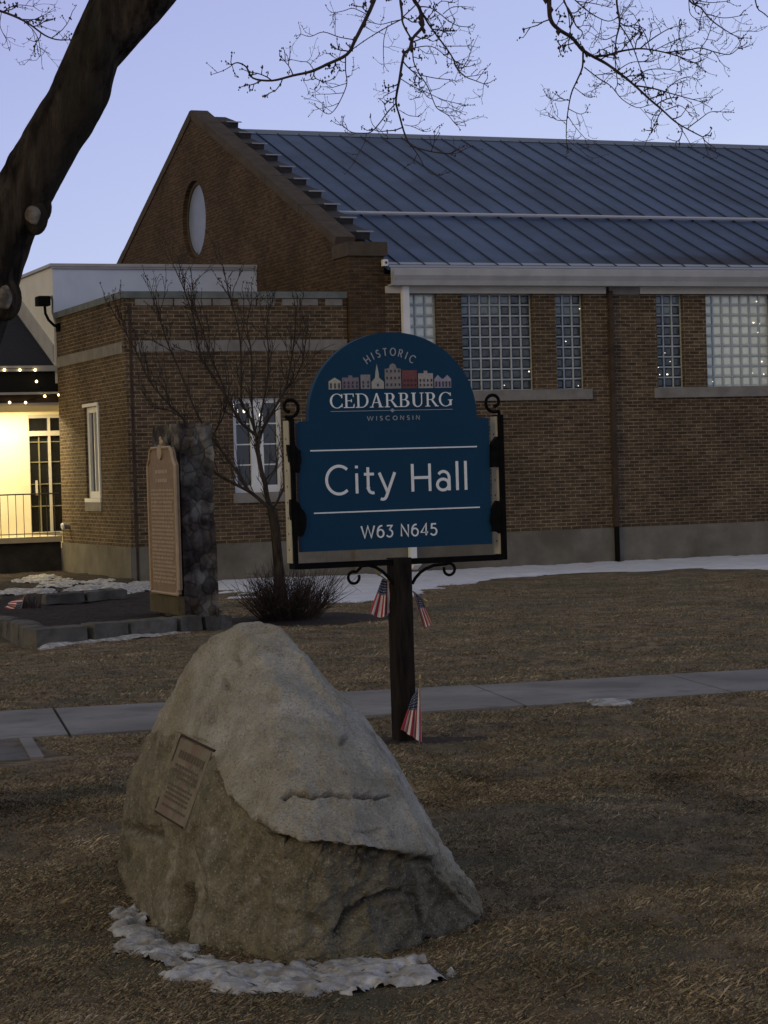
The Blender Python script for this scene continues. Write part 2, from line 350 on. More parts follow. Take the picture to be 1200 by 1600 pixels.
def blades():
    A = [scatter(640000, 5.6, 12, 1.15, .010, .026, .0010, .0020), scatter(330000, 11, 16.5, 1.1, .014, .034, .0014, .0028), scatter(480000, 15.5, 37, 1.2, .018, .045, .0018, .0036), scatter(30000, 5.9, 16, 1.1, .03, .06, .0009, .0016)]
    P = np.concatenate([a[0] for a in A]); T = np.concatenate([a[1] for a in A]).astype(np.float32); n = len(T)
    base = np.arange(n)*4
    me = bpy.data.meshes.new('dead_grass'); me.vertices.add(len(P)); me.vertices.foreach_set('co', P.ravel().astype(np.float32))
    lp = np.stack([base, base+1, base+2, base, base+2, base+3], 1).ravel().astype(np.int32)
    me.loops.add(len(lp)); me.loops.foreach_set('vertex_index', lp); me.polygons.add(n*2); me.polygons.foreach_set('loop_start', np.arange(0, n*6, 3, dtype=np.int32)); me.update(calc_edges=True)
    at = me.attributes.new('tone', 'FLOAT', 'POINT'); at.data.foreach_set('value', np.repeat(T, 4))
    o = bpy.data.objects.new('dead_grass', me); COL.objects.link(o); tag(o, 'short flattened brown winter grass covering the lawn', 'grass', kind='stuff')
    m = bpy.data.materials.new('dead_grass_blade'); m.use_nodes = True; nt = m.node_tree; b = nt.nodes['Principled BSDF']; b.inputs['Roughness'].default_value = .85; b.inputs['Specular IOR Level'].default_value = .15
    a = nt.nodes.new('ShaderNodeAttribute'); a.attribute_name = 'tone'; r = nt.nodes.new('ShaderNodeValToRGB'); e = r.color_ramp.elements
    e[0].color = lin((.045,.031,.019)); e[1].color = lin((.56,.46,.31))
    for p_, c_ in ((.26, (.13,.094,.056)), (.48, (.28,.218,.135)), (.64, (.225,.205,.118)), (.8, (.38,.28,.165))): q = e.new(p_); q.color = lin(c_)
    tc = nt.nodes.new('ShaderNodeTexCoord'); n = nt.nodes.new('ShaderNodeTexNoise'); n.inputs['Scale'].default_value = 1.3; n.inputs['Detail'].default_value = 5; nt.links.new(tc.outputs['Object'], n.inputs['Vector'])
    mr = nt.nodes.new('ShaderNodeMapRange'); mr.inputs['From Min'].default_value = .3; mr.inputs['From Max'].default_value = .7; mr.inputs['To Min'].default_value = -.26; mr.inputs['To Max'].default_value = .22; nt.links.new(n.outputs['Fac'], mr.inputs[0])
    ad = nt.nodes.new('ShaderNodeMath'); ad.operation = 'ADD'; nt.links.new(a.outputs['Fac'], ad.inputs[0]); nt.links.new(mr.outputs[0], ad.inputs[1]); nt.links.new(ad.outputs[0], r.inputs[0]); nt.links.new(r.outputs[0], b.inputs['Base Color'])
    me.materials.append(m)
blades()

# snow patches: outline in ground coordinates, ragged by noise, lumpy on top
def inside(px_, py_, poly):
    c = np.zeros(px_.shape, bool); n = len(poly); j = n-1
    for i in range(n):
        xi, yi = poly[i]; xj, yj = poly[j]
        with np.errstate(divide='ignore', invalid='ignore'):
            t = ((yi > py_) != (yj > py_)) & (px_ < (xj-xi)*(py_-yi)/(yj-yi+1e-12)+xi)
        c ^= t; j = i
    return c
def snow(polys, cell, hmax, rag, mat_, name='snow', base=ground_h, thr=.42, seed=0, ragscale=4., lift=0, hole=.5, blur=8):
    P = np.array([p for q in polys for p in q]); x0, y0 = P.min(0)-cell*8; x1, y1 = P.max(0)+cell*8
    gx = np.arange(x0, x1, cell); gy = np.arange(y0, y1, cell); XX, YY = np.meshgrid(gx, gy)
    wx = np.empty_like(XX); wy = np.empty_like(XX)
    for j in range(XX.shape[0]):
        for i in range(XX.shape[1]):
            p = Vector((XX[j,i]*ragscale, YY[j,i]*ragscale, seed)); v = noise.turbulence_vector(p, 3, False)
            wx[j,i] = v.x*rag; wy[j,i] = v.y*rag
    m_ = np.zeros(XX.shape, bool)
    for q in polys: m_ |= inside(XX+wx, YY+wy, q)
    f = m_.astype(float)
    for _ in range(blur):
        g = np.pad(f, 1); f = (g[:-2,1:-1]+g[2:,1:-1]+g[1:-1,:-2]+g[1:-1,2:]+g[1:-1,1:-1])/5
    mb = MB(); idx = -np.ones(XX.shape, int); use = f > .04
    for j in range(XX.shape[0]):
        for i in range(XX.shape[1]):
            if use[max(j-1,0):j+1, max(i-1,0):i+1].any():
                x, y = XX[j,i], YY[j,i]; q1 = noise.noise(Vector((x*ragscale*1.6, y*ragscale*1.6, seed+5))); q2 = noise.noise(Vector((x*ragscale*4.5, y*ragscale*4.5, seed)))
                h = hmax*(1.25*min(f[j,i]*1.15, 1)**.8-.35+hole*(q1*.9+q2*.5))
                idx[j,i] = len(mb.v); mb.v.append((x, y, base(x, y)+lift+max(min(h, hmax*1.2), -.012)))
    for j in range(XX.shape[0]-1):
        for i in range(XX.shape[1]-1):
            a, b, c, d = idx[j,i], idx[j,i+1], idx[j+1,i+1], idx[j+1,i]
            if use[j,i] and min(a,b,c,d) >= 0: mb.f.append((a,b,c,d))
    return obj(name, mb, mat_, smooth=True, kind='stuff')
def gp(pts, h=0): return [tuple(G(x, y, h)[:2]) for x, y in pts]
s = snow([gp([(185,1412),(205,1410),(213,1424),(200,1432),(215,1440),(232,1452),(262,1470),(300,1490),(285,1504),(250,1502),(225,1488),(190,1484),(186,1470),(200,1452),(188,1440),(182,1425)]),
      gp([(278,1510),(330,1500),(380,1504),(440,1500),(520,1504),(560,1498),(620,1502),(655,1504),(692,1520),(650,1532),(600,1540),(540,1546),(480,1560),(440,1548),(400,1556),(352,1553),(360,1540),(330,1532),(290,1535)])],
     .009, .020, .06, M['snow'], seed=3, ragscale=7, hole=2.0, blur=22)
tag(s, 'old crusted snow lying in front of the boulder', 'snow')
s = snow([gp([(928,1097),(985,1097),(985,1103),(928,1103)])], .012, .02, .03, M['snow'], seed=9, ragscale=8)
tag(s, 'tiny leftover snow patch by the far sidewalk edge', 'snow')
gflat = lambda x, y: gz(y)
s = snow([gp([(345,907),(400,905),(560,900),(645,895),(790,888),(965,875),(1200,867),(1500,855),(1500,880),(1290,893),(1200,889),(1100,889),(1000,893),(900,894),(800,902),(720,910),(690,918),(640,928),(600,936),(540,942),(470,940),(380,936),(345,930)])],
     .08, .035, .28, M['snow2'], seed=1, ragscale=1.4, base=gflat, hole=.8, blur=6)
tag(s, 'long strip of clean snow along the foot of the brick hall', 'snow')

# ------------------------------------------------------------------ brick hall
Yf = 38.3
HALL = thing('brick_hall', 'long brown brick hall with gable, blue grey metal roof and flat roofed wing', 'building', (15.0, Yf, -.23))
def holed_wall(mb, u0, u1, z0, z1, holes, d0, d1, to, xtra=()):
    us = sorted({u0, u1, *[h[0] for h in holes], *[h[1] for h in holes]}); zs = sorted({z0, z1, *[h[2] for h in holes], *[h[3] for h in holes]})
    us = [u for u in us if u0 <= u <= u1]; zs = [z for z in zs if z0 <= z <= z1]
    def hole(a, b): return any(h[0] < a < h[1] and h[2] < b < h[3] for h in holes)
    cell = [[not hole((us[i]+us[i+1])/2, (zs[j]+zs[j+1])/2) for j in range(len(zs)-1)] for i in range(len(us)-1)]
    def c(i, j): return 0 <= i < len(us)-1 and 0 <= j < len(zs)-1 and cell[i][j]
    for i in range(len(us)-1):
        for j in range(len(zs)-1):
            if not cell[i][j]: continue
            a, b, p, q = us[i], us[i+1], zs[j], zs[j+1]
            for d in (d0, d1): mb.add([to(a,p,d), to(b,p,d), to(b,q,d), to(a,q,d)], [(0,1,2,3)])
            if not c(i-1,j): mb.add([to(a,p,d0), to(a,p,d1), to(a,q,d1), to(a,q,d0)], [(0,1,2,3)])
            if not c(i+1,j): mb.add([to(b,p,d0), to(b,p,d1), to(b,q,d1), to(b,q,d0)], [(0,1,2,3)])
            if not c(i,j-1): mb.add([to(a,p,d0), to(b,p,d0), to(b,p,d1), to(a,p,d1)], [(0,1,2,3)])
            if not c(i,j+1): mb.add([to(a,q,d0), to(b,q,d0), to(b,q,d1), to(a,q,d1)], [(0,1,2,3)])
XZ = lambda u, z, d: (u, d, z)
YZ = lambda u, z, d: (d, u, z)
X0, X1 = 15.0, 36.0
bays = []; 
for k in range(3):
    b = 16.14+5.24*k; bays.append([(b, b+.6), (b+1.10, b+2.58), (b+3.06, b+3.66)])
holes = [(a, b, 3.13, 4.94) for bay in bays for a, b in bay]
mb = MB(); holed_wall(mb, 15.7, X1, .45, 5.3, holes, Yf, Yf+.32, XZ)
obj('front_wall', mb, M['brick'], HALL)
mb = MB(); mb.box(X1-.3, Yf+.33, .45, X1, 56.5, 5.3); mb.box(15.71, 56.5, .45, X1, 56.8, 5.3); obj('rear_wall', mb, M['brick'], HALL)
mb = MB(); mb.box(15.0-.02, Yf-.025, -.6, X1, Yf+.3, .449); obj('foundation', mb, M['conc'], HALL)
# gable wall with round opening
cy, cz, rr = 47.62, 7.37, .86
outl = [(Yf,.45),(Yf,5.63),(47.55,9.6),(56.8,5.63),(56.8,.45)]
def rayhit(ang):
    c_, s_ = math.cos(ang), math.sin(ang); best = 1e9
    for i in range(5):
        (ax, ay), (bx, by) = outl[i], outl[(i+1)%5]; ex, ey = bx-ax, by-ay; den = c_*ey-s_*ex
        if abs(den) < 1e-9: continue
        t = ((ax-cy)*ey-(ay-cz)*ex)/den; u = ((ax-cy)*s_-(ay-cz)*c_)/den
        if t > 0 and -1e-6 <= u <= 1+1e-6: best = min(best, t)
    return (cy+c_*best, cz+s_*best)
angs = sorted([2*math.pi*i/48 for i in range(48)]+[math.atan2(b-cz, a-cy)%(2*math.pi) for a, b in outl])
mb = MB(); n = len(angs)
for i in range(n):
    a, b = angs[i], angs[(i+1)%n]; o1, o2 = rayhit(a), rayhit(b); i1 = (cy+rr*math.cos(a), cz+rr*math.sin(a)); i2 = (cy+rr*math.cos(b), cz+rr*math.sin(b))
    for X in (15.0, 15.7): mb.add([(X,*i1),(X,*o1),(X,*o2),(X,*i2)], [(0,1,2,3)])
    mb.add([(15.0,*i1),(15.7,*i1),(15.7,*i2),(15.0,*i2)], [(0,1,2,3)]); mb.add([(15.0,*o1),(15.7,*o1),(15.7,*o2),(15.0,*o2)], [(0,1,2,3)])
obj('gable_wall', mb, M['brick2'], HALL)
# round window
mb = MB(); ring = [(cy+(rr-.01)*math.cos(t), cz+(rr-.01)*math.sin(t)) for t in np.linspace(0, 2*math.pi, 49)[:-1]]; ring2 = [(cy+(rr-.09)*math.cos(t), cz+(rr-.09)*math.sin(t)) for t in np.linspace(0, 2*math.pi, 49)[:-1]]
for i in range(48):
    j = (i+1)%48
    mb.add([(15.10,*ring[i]),(15.10,*ring[j]),(15.10,*ring2[j]),(15.10,*ring2[i]),(15.20,*ring[i]),(15.20,*ring[j]),(15.20,*ring2[j]),(15.20,*ring2[i])], [(0,1,2,3),(4,7,6,5),(2,6,7,3),(0,4,5,1)])
rw = obj('round_window', mb, M['coping'], HALL)
mb = MB(); mb.prism(ring2, 15.13, 15.16, lambda u, v, d: (d, u, v)); obj('pane', mb, mat('frosted_pane', (.15,.18,.235), (.19,.22,.28), 3, rough=.4, spec=.5), rw)
# coping along both rakes, with the stepped flashing against the metal roof
L = math.hypot(9.25, 3.97); dy, dz = 9.25/L, 3.97/L; tl0 = math.atan2(dz, dy)
for sgn in (1, -1):
    mb = MB(); nst = 9; ov = .12
    for i in range(nst):
        s0 = .62+i*(L-.62)/nst; s1 = .62+(i+1)*(L-.62)/nst-.008; sc = (s0+s1)/2
        yc = 38.3+dy*sc; zc = 5.63+dz*sc+.09
        if sgn < 0: yc = 95.1-yc
        mb.obox((15.165+(i%2)*.003, yc, zc), (.195,0,0), np.array([0, dy*sgn, dz])*(s1-s0)/2, np.array([0, -dz*sgn, dy])*(.085+(i%3)*.004))
    if sgn > 0: mb.box(14.965, 38.23, 5.631, 15.75, 39.05, 5.885)
    else: mb.box(14.965, 56.1, 5.631, 15.75, 56.87, 5.885)
    obj('rake_coping', mb, M['coping'], HALL)
mb = MB(); mf = MB(); nst = 10
for i in range(nst):
    s0 = .9+i*(L-1.0)/nst; s1 = s0+(L-1.0)/nst+.02; sc = (s0+s1)/2
    yc = 38.3+dy*sc; zc = 5.63+dz*sc-.03; tl = tl0-.13
    ay = np.array([0, math.cos(tl), math.sin(tl)])*(s1-s0)/2; az = np.array([0, -math.sin(tl), math.cos(tl)])*.075
    mb.obox((15.56, yc, zc+.085), (.20,0,0), ay, az)
    e_ = np.array([15.66, yc, zc+.085])-ay+az; mf.obox(e_+np.array([.0,0,.004]), (.17,0,0), (0,.03,.012), (0,-.002,.006))
obj('stepped_flashing', mb, mat('dark_flashing', (.022,.020,.022), (.04,.036,.036), 5, 4, .8), HALL)
obj('flashing_edge', mf, mat('bright_flashing', (.22,.24,.27), rough=.5), HALL)
# roof
ye, ze, yr, zr = 38.12, 5.44, 47.55, 9.34
def roofp(x, s, h, side=1):
    y = ye+(yr-ye)*s; z = ze+(zr-ze)*s; n_ = math.hypot(zr-ze, yr-ye); yy = y-(zr-ze)/n_*h; zz = z+(yr-ye)/n_*h
    return (x, yy if side > 0 else 2*yr-yy, zz)
mb = MB()
for side in (1, -1):
    a = [roofp(15.7,0,0,side), roofp(X1+.2,0,0,side), roofp(X1+.2,1,0,side), roofp(15.7,1,0,side)]; b = [(x, y, z-.08) for x, y, z in a]
    mb.add(a+b, [(0,1,2,3),(4,7,6,5),(0,4,5,1),(1,5,6,2),(3,7,4,0)])
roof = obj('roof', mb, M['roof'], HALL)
mb = MB()
x = 15.95
while x < X1:
    for side in (1, -1):
        w_ = .007
        a = [roofp(x-w_,0,0,side), roofp(x+w_,0,0,side), roofp(x+w_,1,0,side), roofp(x-w_,1,0,side)]; b = [roofp(x-w_,0,.028,side), roofp(x+w_,0,.028,side), roofp(x+w_,1,.028,side), roofp(x-w_,1,.028,side)]
        mb.add(a+b, [(4,5,6,7),(0,4,7,3),(1,2,6,5),(0,1,5,4)])
    x += .50
obj('standing_seam', mb, mat('seam_metal', (.030,.044,.080), rough=.8), roof)
mb = MB(); mb.add([(15.7,47.35,9.27),(X1,47.35,9.27),(X1,47.55,9.40),(15.7,47.55,9.40),(15.7,47.75,9.27),(X1,47.75,9.27)], [(0,1,2,3),(3,2,5,4)]); obj('ridge_cap', mb, mat('ridge_metal', (.16,.19,.25), rough=.5, metal=.2), roof)
s_ = (41.2-ye)/(yr-ye)
mb = MB(); mb.tube([roofp(15.75, s_, .075), roofp(X1, s_, .075)], .035, 6)
mb.tube([roofp(15.75, s_+.006, .045), roofp(X1, s_+.006, .045)], .022, 6)
obj('snow_rail', mb, mat('rail_metal', (.42,.44,.47), rough=.45), roof)
mb = MB(); mb.add([roofp(15.72,.004,.012), roofp(X1,.004,.012), roofp(X1,.018,.012), roofp(15.72,.018,.012)], [(0,1,2,3)]); mb.box(15.72, 38.09, 5.41, X1, 38.11, 5.452); obj('drip_edge', mb, mat('drip_metal', (.30,.32,.36), rough=.4, metal=.3), roof)
mb = MB(); 
prof = [(37.93,5.36),(37.90,5.36),(37.91,5.25),(37.97,5.16),(38.0,5.075),(38.24,5.075),(38.24,5.10),(38.03,5.10),(37.99,5.19),(37.94,5.27)]
mb.prism(prof, 15.74, X1, lambda u, v, d: (d, u, v)); mb.box(15.74, 38.06, 5.10, X1, 38.085, 5.40)
obj('gutter', mb, M['gut'], HALL)
mb = MB(); mb.box(15.705, 38.24, 4.945, 20.26, 38.34, 5.074); mb.box(21.0, 38.24, 4.945, X1, 38.34, 5.074); obj('soffit_trim', mb, M['cream'], HALL)
mb = MB(); mb.box(20.34, 38.25, 4.93, 20.99, 38.34, 5.074); obj('pier_cap', mb, M['stone'], HALL)
# sills
mb = MB()
for k in range(3):
    b = 16.14+5.24*k; mb.bbox(b-.1, Yf-.05, 2.93, b+3.78, Yf+.2, 3.129, .006)
    obj('window_sill', mb, M['stone'], HALL); mb = MB()
# glass block windows
def glass_block(a, b, tone, glints=()):
    z0, z1 = 3.13, 4.94; D = Yf+.12; P = .2
    fr = MB(); bl = MB()
    nrow = int(round((z1-z0)/P)); ncol = max(int((b-a)/P), 1); wcol = (b-a)/ncol; hrow = (z1-z0)/nrow
    fr.box(a, D+.02, z0, b, D+.09, z1)
    for i in range(ncol+1): x = a+i*wcol; fr.box(max(a, x-.012), D-.006, z0, min(b, x+.012), D+.019, z1)
    for j in range(nrow+1):
        z = z0+j*hrow
        for i in range(ncol): fr.box(a+i*wcol+.012, D-.003, max(z0, z-.012), a+(i+1)*wcol-.012, D+.019, min(z1, z+.012))
    w_ = obj('glass_block_window', fr, M['joint'], HALL)
    sets = {'dark': MB(), 'mid': MB()}
    for i in range(ncol):
        for j in range(nrow):
            xa, xb, za, zb = a+i*wcol+.016, a+(i+1)*wcol-.016, z0+j*hrow+.016, z0+(j+1)*hrow-.016
            xc, zc = (xa+xb)/2, (za+zb)/2; dz = random.uniform(-.004, .004); k = .03
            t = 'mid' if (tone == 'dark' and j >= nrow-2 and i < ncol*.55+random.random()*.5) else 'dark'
            sets[t].add([(xa,D+.019,za),(xb,D+.019,za),(xb,D+.019,zb),(xa,D+.019,zb),(xa+k,D+.004+dz,za+k),(xb-k,D+.004-dz,za+k),(xb-k,D+.004-dz,zb-k),(xa+k,D+.004+dz,zb-k)],
                        [(4,5,6,7),(0,1,5,4),(1,2,6,5),(2,3,7,6),(3,0,4,7)])
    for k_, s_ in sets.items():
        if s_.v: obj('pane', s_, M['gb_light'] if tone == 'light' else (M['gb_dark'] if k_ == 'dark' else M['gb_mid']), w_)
    for (u, v) in glints:
        q = MB(); q.ball((a+(b-a)*u+random.uniform(-.03,.03), D-.004, z0+(z1-z0)*v+random.uniform(-.02,.02)), random.choice((.007,.009,.013,.016)), 5, (random.uniform(.9,1.8),.3,1)); obj('light_glint', q, M['bulb_glint'], w_)  # glowing beads added in place of reflected glints on the glass
glints3 = [(.1,.22),(.2,.15),(.45,.14),(.58,.28),(.35,.37),(.97,.95)]
glints4 = [(.82,.92),(.77,.7),(.85,.69),(.84,.58),(.89,.27),(.92,.14),(.12,.06),(.74,.15)]
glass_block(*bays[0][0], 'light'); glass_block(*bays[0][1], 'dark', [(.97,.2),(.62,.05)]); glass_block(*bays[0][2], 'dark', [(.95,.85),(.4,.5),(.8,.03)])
glass_block(*bays[1][0], 'dark', glints3); glass_block(*bays[1][1], 'light', glints4); glass_block(*bays[1][2], 'dark')
for a in bays[2]: glass_block(*a, 'dark')
# downspouts
mb = MB(); mb.box(20.31, 38.21, .47, 20.39, 38.296, 5.0); obj('downspout', mb, M['darktrim'], HALL)
mb = MB(); mb.box(20.31, 38.19, -.24, 20.38, 38.27, .469); obj('downspout', mb, M['black'], HALL)
mb = MB(); mb.box(16.0, 38.16, .0, 16.13, 38.27, 5.07); mb.obox((16.065, 38.08, -.06), (.065,0,0), (0,.1,-.05), (0,.03,.06)); obj('downspout', mb, M['white'], HALL, label='white painted downspout behind the blue sign')

# wing
WX0, WX1, WYf, WYb, WT = 10.76, 14.985, 38.42, 43.4, 4.86
mb = MB(); holed_wall(mb, WX0, WX1, .45, WT, [(12.72, 13.66, 1.35, 3.06)], WYf, WYf+.3, XZ)
holed_wall(mb, WYf+.3, WYb, .45, WT, [(40.42, 41.42, 1.32, 3.04)], WX0, WX0+.3, YZ)
mb.box(WX0+.3, WYb-.3, .45, WX1, WYb, WT); obj('wing_wall', mb, M['brick'], HALL)
mb = MB(); mb.box(WX0-.025, WYf-.025, -.6, WX1, WYb, .449); obj('wing_foundation', mb, M['conc'], HALL)
mb = MB(); mb.box(WX0+.3, WYf+.3, 4.5, WX1, WYb-.3, 4.55); obj('wing_roof', mb, M['roof_dark'], HALL)
mb = MB()
mb.box(WX0-.05, WYf-.05, WT+.001, WX1, WYf+.36, WT+.12); mb.box(WX0-.05, WYf+.361, WT+.001, WX0+.36, WYb, WT+.12)
obj('wing_coping', mb, M['flash'], HALL)
mb = MB(); x = WX0+.2
while x < WX1-.35:
    mb.box(x, WYf-.03, WT-.13, x+.33, WYf, WT-.01); x += .36+random.choice((0,0,.12))
obj('cornice_block', mb, M['stone'], HALL)
mb = MB(); mb.box(WX0+.2, WYf-.02, 3.91, WX1-.02, WYf-.0005, 4.11); mb.box(WX0-.02, WYf+.16, 3.9, WX0-.0005, WYb-.02, 4.1); obj('stone_band', mb, M['stone'], HALL)
mb = MB(); mb.box(WX0+.075, WYf-.012, .46, WX0+.12, WYf-.0005, WT-.14); mb.box(WX0+.075, WYf-.034, -.2, WX0+.12, WYf-.0255, .45); obj('corner_joint', mb, M['darktrim'], HALL)
# wing front window
fz0, fz1 = 1.352, 3.058; D = WYf+.08
mb = MB()
def bar(x0, x1, z0, z1, d=0): mb.box(x0, D-d, z0, x1, D+.07, z1)
bar(12.722,12.80,fz0,fz1); bar(13.58,13.658,fz0,fz1); bar(13.07,13.31,fz0,fz1,.01); bar(12.80,13.07,fz1-.09,fz1); bar(13.31,13.58,fz1-.09,fz1); bar(12.80,13.07,fz0,fz0+.13); bar(13.31,13.58,fz0,fz0+.13)
wf = obj('window', mb, M['white'], HALL)
mb = MB()
for x0, x1 in ((12.80,13.07),(13.31,13.58)):
    for k in range(1, 4): z = fz0+.13+k*(fz1-fz0-.22)/4; mb.box(x0, D+.02, z-.012, x1, D+.05, z+.012)
obj('glazing_bar', mb, M['white'], wf)
for xa_, xb_ in ((12.80,13.07),(13.31,13.58)): mb = MB(); mb.box(xa_, D+.055, fz0+.1, xb_, D+.069, fz1-.05); obj('pane', mb, M['glass'], wf)
for (x_, z_, r_) in ((12.77,2.93,.022),(12.84,2.83,.025),(12.96,2.83,.03),(13.27,2.74,.045),(13.27,2.67,.035)):
    q = MB(); q.ball((x_, D+.0, z_), r_, 6, (.8,.5,1.2)); obj('candle_lamp', q, M['bulb_glint'], wf)
mb = MB(); mb.bbox(12.68, WYf-.05, 1.17, 13.70, WYf+.1, 1.349, .005); obj('window_sill', mb, M['stone'], HALL)
# narrow side window
mb = MB(); X = WX0+.05
for y0, y1, z0, z1 in ((40.422,40.56,1.322,3.038),(41.28,41.418,1.322,3.038),(40.56,41.28,2.93,3.038),(40.56,41.28,1.322,1.45),(40.9,40.95,1.45,2.93)): mb.box(X, y0, z0, X+.08, y1, z1)
mb.box(WX0-.03, 40.38, 3.04, WX0+.05, 41.46, 3.10); mb.box(WX0-.03, 40.36, 1.25, WX0+.05, 41.48, 1.32)
mb.box(WX0-.03, 40.33, 1.33, WX0-.001, 40.42, 3.039)
wf = obj('window', mb, M['white'], HALL)
mb = MB(); mb.box(X+.05, 40.56, 1.45, X+.06, 41.28, 2.93); obj('pane', mb, M['glass'], wf)
mb = MB(); mb.box(WX0-.025, 40.33, 1.08, WX0, 41.5, 1.249); obj('window_sill', mb, M['stone'], HALL)

# small fixtures on the hall
q = onY(600, 411, 38.22); t = thing('security_camera', 'small white box camera at the top of the brick pier beside the gutter', 'camera', tuple(q))
mb = MB(); mb.bbox(q[0]-.05, q[1]-.10, q[2]-.06, q[0]+.05, q[1]+.02, q[2]+.06, .01); obj('housing', mb, M['white'], t)
mb = MB(); mb.tube([(q[0]+.0,q[1]-.104,q[2]),(q[0],q[1]-.115,q[2])], .025, 10); obj('lens', mb, M['glass'], t)
mb = MB(); mb.box(q[0]-.015, q[1]+.02, q[2]-.015, q[0]+.015, 38.3, q[2]+.015); obj('mount', mb, M['white'], t)
q = np.array([WX0, 42.83, .78]); t = thing('wall_vent', 'round pale vent cap low on the side wall of the wing', 'vent', tuple(q))
mb = MB(); mb.tube([(q[0]+.01,q[1],q[2]),(q[0]-.12,q[1],q[2])], .055, 12); obj('pipe', mb, M['stone'], t)
mb = MB(); mb.tube([(q[0]-.121,q[1],q[2]),(q[0]-.16,q[1],q[2]-.01)], [.075,.06], 12); obj('cap', mb, M['white'], t)
# flood light on a gooseneck
t = thing('flood_light', 'black box flood light on a curved arm at the wing corner', 'light', (10.74, 43.2, 4.67))
def F3(x, y): return tuple(onY(x, y, 43.0))
mb = MB(); mb.tube([F3(93,512),F3(84,508),F3(76,500),F3(71,490),F3(70,479)], .028, 8); obj('arm', mb, M['black'], t)
a, b = onY(57,463,43.0), onY(77,478,43.0)
mb = MB(); mb.bbox(a[0], 42.86, b[2], b[0], 43.16, a[2], .015); mb.box(a[0]+.03, 42.84, b[2]+.03, b[0]-.03, 42.859, a[2]-.03); obj('housing', mb, M['black'], t)
mb = MB(); mb.box(10.70, 43.05, 4.6, 10.758, 43.2, 4.76); obj('wall_plate', mb, M['black'], t)
mb = MB(); mb.tube([F3(88,506),F3(85,498),F3(82,488),F3(82,470),F3(80,462)], [.02]*4+[.03], 8); obj('conduit', mb, M['stone'], t)

# ------------------------------------------------------------------ white building with the lit porch
WB = thing('white_building', 'white flat topped building behind the wing with a lit cream porch', 'building', (10.74, 43.45, -.23))
mb = MB(); mb.box(10.74, 43.45, 5.0, 14.99, 52, 5.90); obj('upper_wall', mb, M['siding'], WB)
mb = MB(); mb.box(10.735, 43.47, 3.6, 10.7395, 52, 5.899); mb.box(10.74, 43.47, 3.6, 14.9, 52, 4.999); obj('side_wall', mb, M['siding_side'], WB)
mb = MB(); mb.box(10.68, 43.39, 5.901, 14.99, 52, 5.96); mb.box(10.70, 43.41, 5.86, 14.99, 43.449, 5.90); obj('parapet_cap', mb, M['gut'], WB)
# raking trim + porch roof
mb = MB(); mb.prism([(47.2,5.5),(43.5,4.02),(43.5,4.36),(47.2,5.9)], 10.70, 10.734, YZ); obj('rake_flashing', mb, M['gut'], WB)
mb = MB(); mb.prism([(43.45,3.95),(47.4,5.55),(47.4,5.45),(43.45,3.86)], 3.0, 10.699, YZ); obj('porch_roof', mb, M['roof_dark'], WB)
mb = MB(); mb.box(3.0, 43.40, 3.84, 10.95, 43.449, 3.95); obj('fascia', mb, M['gut'], WB)
mb = MB(); mb.box(3.0, 43.5, 3.43, 11.5, 43.6, 3.839); obj('awning', mb, mat('black_canvas', (.008,.009,.009), rough=.9), WB)
mb = MB(); mb.box(3.0, 43.42, 3.385, 11.0, 43.499, 3.43); obj('gutter', mb, M['gut'], WB)
mb = MB(); mb.box(3.0, 43.5, 3.22, 11.5, 43.56, 3.384); obj('valance', mb, M['darktrim'], WB)
mb = MB(); mb.box(3.0, 43.56, 3.20, 11.8, 46.4, 3.219); obj('porch_ceiling', mb, M['porchwall'], WB)
mb = MB(); mb.prism([(43.56,3.20),(43.7,3.20),(43.7,3.05),(43.56,3.16)], 3, 11.8, YZ); obj('soffit_beam', mb, M['porchwall'], WB)
# back wall with door opening
yb = 44.9
dL, dR = onY(43,650,yb)[0], 11.55
dz0 = onY(60,835,yb)[2]; dz1 = onY(60,648,yb)[2]; dt = onY(60,684,yb)[2]; dt2 = onY(60,678,yb)[2]
mb = MB(); holed_wall(mb, 3.0, 11.8, .3, 3.2, [(dL, dR, dz0, dz1)], yb, yb+.2, XZ); mb.box(11.8, 43.5, .3, 11.9, yb+.2, 3.2); obj('porch_wall', mb, M['porchwall'], WB)
door = MB(); W = dR-dL
leaf = (onY(96,700,yb)[0]-onY(42,700,yb)[0])
xs_ = [onY(q_,750,yb)[0] for q_ in (46,63,79)]
door.box(dL, yb-.02, dz0, xs_[0]+.02, yb+.05, dz1-.0)
door.box(xs_[0]+.02, yb-.02, dz1-.07, dR, yb+.05, dz1); door.box(xs_[0]+.02, yb-.02, dt2-.04, dR, yb+.05, dt2+.06)
for xx, ww in ((xs_[2], .045), (xs_[2]+.42, .045)): door.box(xx-ww/2, yb-.02, dz0+.05, xx+ww/2, yb+.05, dt2-.04); door.box(xx-ww/2, yb-.02, dt2+.06, xx+ww/2, yb+.05, dz1-.07)
door.box(xs_[0]+.02, yb-.02, dz0, dR, yb+.05, dz0+.05)
dr = obj('door', door, M['cream'], WB)
mb = MB(); mb.box(xs_[0]+.02, yb+.055, dz0+.05, dR, yb+.065, dz1-.07); obj('pane', mb, M['glass'], dr)
mb = MB()
for xx in (xs_[1], xs_[1]+.47): mb.box(xx-.012, yb+.02, dz0+.05, xx+.012, yb+.054, dt2-.04)
for zz in (.28, .5, .72, .92): z = dz0+(dt2-dz0)*zz; mb.box(xs_[0]+.02, yb+.03, z-.01, dR, yb+.053, z+.01)
obj('glazing_bar', mb, mat('olive_bars', (.20,.18,.10)), dr)
mb = MB(); mb.box(xs_[1]-.10, yb-.06, dz0+.8, xs_[1]-.07, yb+.02, dz0+1.1); obj('handle', mb, M['cream'], dr)
